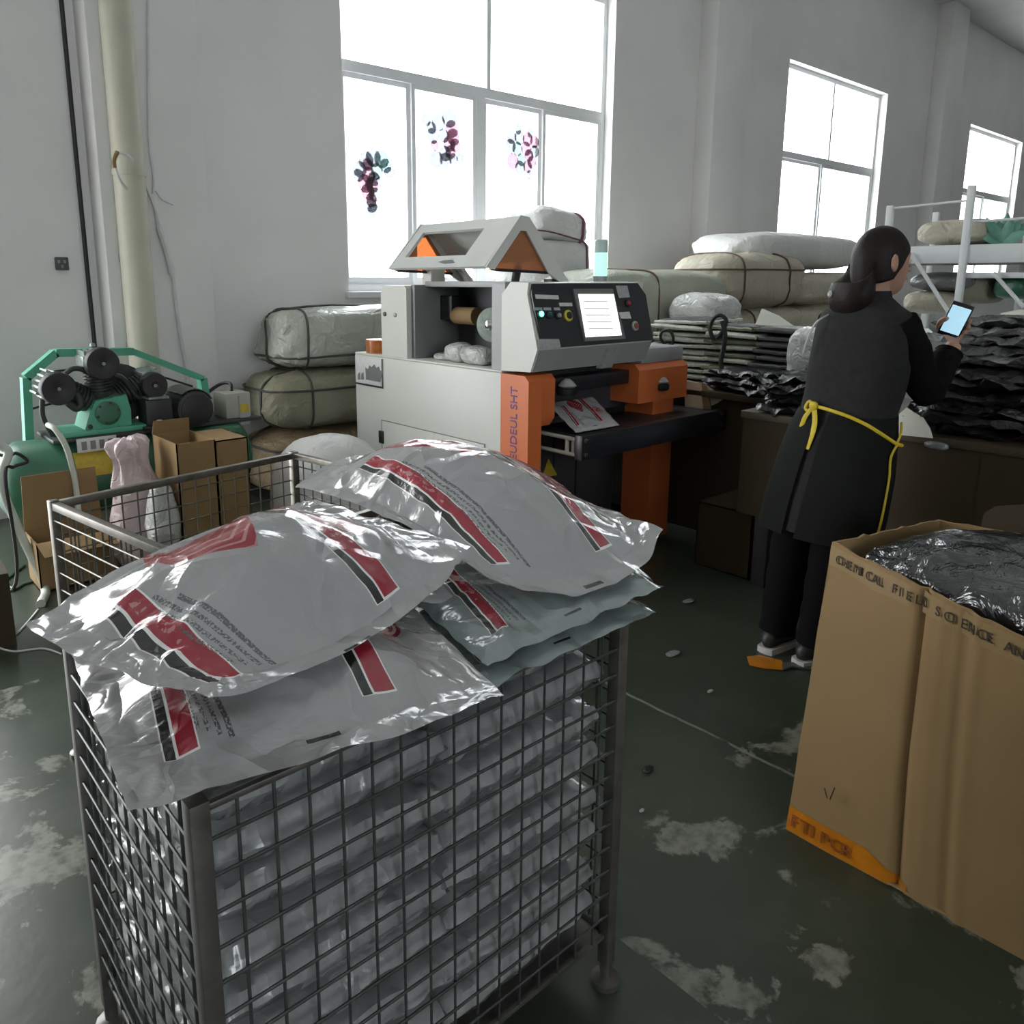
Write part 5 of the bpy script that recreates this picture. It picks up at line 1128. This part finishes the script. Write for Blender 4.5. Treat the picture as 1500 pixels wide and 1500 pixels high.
# clothes
dress = MB()
def dr_(f, r, z, a, b, e=.9): return (Wp(f, r, z), f_ * a, r_ * b, e)
dress.loft([dr_(.112, .052, 1.382, .058, .058), dr_(.106, .050, 1.358, .066, .072), dr_(.100, .050, 1.330, .085, .110), dr_(.098, .050, 1.300, .104, .165), dr_(.095, .049, 1.24, .122, .178), dr_(.085, .046, 1.12, .128, .182), dr_(.072, .042, 1.02, .122, .176), dr_(.055, .038, .945, .120, .172), dr_(.040, .034, .88, .136, .190), dr_(.02, .026, .74, .150, .212), dr_(.0, .015, .60, .155, .222), dr_(-.01, .006, .515, .155, .222), dr_(-.01, .006, .512, .148, .215), dr_(.0, .012, .62, .145, .205)], 32)
for v in dress.v:
    k = max(0, (1.0 - v.z) / .5); d = (v - Wp(.03, .03, v.z)); a = math.atan2(d.y, d.x); v += d.normalized() * (.010 * k * noise.noise(V((a * 2.2, v.z * 1.2, 3))) + .004 * noise.noise(V((a * 3, v.z * 9, 5))))
dress.build('dress', 'knit_grey', wo, 70)
apr = MB()                                                            # apron skirt wraps the dress from the waist down
N_ = 30
for lay in (0, 1):
    for (f, r, z, a, b) in ((.055, .038, .950, .126, .178), (.040, .034, .88, .143, .197), (.02, .026, .74, .158, .220), (.0, .015, .60, .164, .231), (-.01, .006, .500, .165, .232)):
        for k in range(N_ + 1):
            th_ = R(-174 + 347 * k / N_); wv = 1 + .018 * math.sin(th_ * 5 + z * 4) * (1 - z)
            apr.v.append(Wp(f, r, z) + f_ * math.cos(th_) * (a + .003 * lay) * wv + r_ * math.sin(th_) * (b + .003 * lay) * wv)
W_ = N_ + 1; o_ = 5 * W_
for j in range(4):
    for k in range(N_): q = j * W_ + k; apr.f += [(q, q + 1, q + W_ + 1, q + W_), (o_ + q, o_ + q + W_, o_ + q + W_ + 1, o_ + q + 1)]
for j in range(4):
    for k in (0, N_): q = j * W_ + k; apr.f.append((q, q + W_, o_ + q + W_, o_ + q))
for k in range(N_): apr.f += [(k, o_ + k, o_ + k + 1, k + 1), (4 * W_ + k, 4 * W_ + k + 1, o_ + 4 * W_ + k + 1, o_ + 4 * W_ + k)]
apr.build('apron', 'apron_dark', wo, 60)
def sleeve(a, b, c):
    d1, d2 = (b - a).normalized(), (c - b).normalized(); pts = curve([a - d1 * .02, a.lerp(b, .5), b, b.lerp(c, .5), c - d2 * .035], 5); n = len(pts)
    rad = [.052 + .012 * min(1, k / 3) - .020 * (k / n) + .003 * math.sin(k * 1.9) for k in range(n)]
    return MB().tube(pts, rad, 18).build('sleeve', 'sleeve_black', wo, 70)
sleeve(shR, elR, wrR); sleeve(shL, elL, wrL)
trs = MB()
for (kn, an, hp) in ((Wp(-.025, -.07, .46), ankL, Wp(.0, -.07, .62)), (Wp(.0, .085, .46), ankR, Wp(.02, .09, .62))):
    pts = curve([hp, kn, kn.lerp(an, .5), an + V((0, 0, .0))], 5); trs.tube(pts, [.098 - .032 * k / (len(pts) - 1) + .003 * math.sin(k * 2.2) for k in range(len(pts))], 18)
trs.build('trousers', 'trousers_black', wo, 70)
for (an, s) in ((ankL, -1), (ankR, 1)):
    d = f_ * .98 + r_ * .15 * s; sd = V((-d.y, d.x, 0)); b0 = V((an.x, an.y, 0))
    shoe = MB().loft([(b0 - d * .075 + zz_ * .045, sd * .012, zz_ * .018), (b0 - d * .06 + zz_ * .055, sd * .032, zz_ * .034), (b0 + zz_ * .055, sd * .038, zz_ * .036), (b0 + d * .08 + zz_ * .042, sd * .042, zz_ * .026), (b0 + d * .15 + zz_ * .034, sd * .036, zz_ * .018), (b0 + d * .175 + zz_ * .03, sd * .014, zz_ * .010)], 16).build('shoe', 'shoe_dark', wo, 70)
    sole = [b0 + d * x_ + sd * y_ for x_, y_ in ((-.082, .012), (-.075, .032), (0, .040), (.09, .046), (.15, .038), (.18, .016), (.18, -.016), (.15, -.038), (.09, -.046), (0, -.040), (-.075, -.032), (-.082, -.012))]
    MB().prism(sole, (0, 0, .024)).build('sole', 'shoe_sole', shoe)
# yellow apron ties: band round the waist, bow with two tails at the back left, a cord down the right edge
def wl(th_deg, z, off=.006):                                         # on the dress at the waist: angle from forward, positive to her right
    th_ = R(th_deg); return Wp(.052, .037, z) + f_ * math.cos(th_) * (.125 + off) + r_ * math.sin(th_) * (.178 + off)
band = [wl(a, z, o) for a, z, o in ((82, .858, .034), (92, .866, .030), (102, .882, .025), (115, .905, .018), (130, .930, .012), (150, .954, .010), (170, .968, .009), (188, .974, .008))]
MB().tube(curve(band), .0065, 8).build('apron_tie', 'tie_yellow', wo)
bw = wl(190, .975, .012)
MB().lathe(bw - f_ * .002, (-f_.x, -f_.y, 0), [(.010, -.010), (.016, -.004), (.016, .006), (.008, .012)], 12).build('bow_knot', 'tie_yellow', wo)
lf = -r_
for (a_, b_, c_, rr) in ((bw, bw + lf * .030 - zz_ * .045 - f_ * .006, bw + lf * .052 - zz_ * .110, .010), (bw, bw + r_ * .018 - zz_ * .070 - f_ * .014, bw + r_ * .006 - zz_ * .155 - f_ * .03, .011)):
    pts = curve([a_, b_, c_]); MB().loft([(p, r_ * rr, f_ * .003) for p in pts], 8).build('bow_tail', 'tie_yellow', wo)
MB().tube(curve([bw, bw + lf * .022 + zz_ * .012, bw + lf * .034 - zz_ * .012, bw + lf * .020 - zz_ * .020, bw]), .007, 8).build('bow_loop', 'tie_yellow', wo)
MB().tube(curve([wl(92, .866, .030), wl(80, .900, .024), wl(66, .93, .016)]), .0042, 6).build('apron_tie', 'tie_yellow', wo)
dn = [wl(91, .866, .031), Wp(.020, .034 + .212, .82), Wp(.01, .026 + .228, .74), Wp(-.01, .015 + .24, .60), Wp(-.02, .006 + .238, .50)]
MB().tube(curve(dn), .0042, 6).build('apron_piping', 'tie_yellow', wo)
cord = [Hp(-.13, -.045, -.175), Wp(-.040, -.050, 1.27), Wp(-.052, -.075, 1.20), Wp(-.050, -.088, 1.15)]
MB().tube(curve(cord), .0032, 6).build('apron_strap', 'cord_pale', wo)
# phone
ph = thing('phone', 'mobile phone with a lit pale blue screen held up in the hand of the woman', 'phone', PH)
rot = Matrix((phr, phu, phn)).transposed()
MB().box(PH - phn * .004, (.072, .125, .009), rot=rot, bev=.003).build('case', 'phone_black', ph)
MB().box(PH + phn * .0009, (.062, .098, .001), rot=rot).build('screen', 'phone_screen', ph)
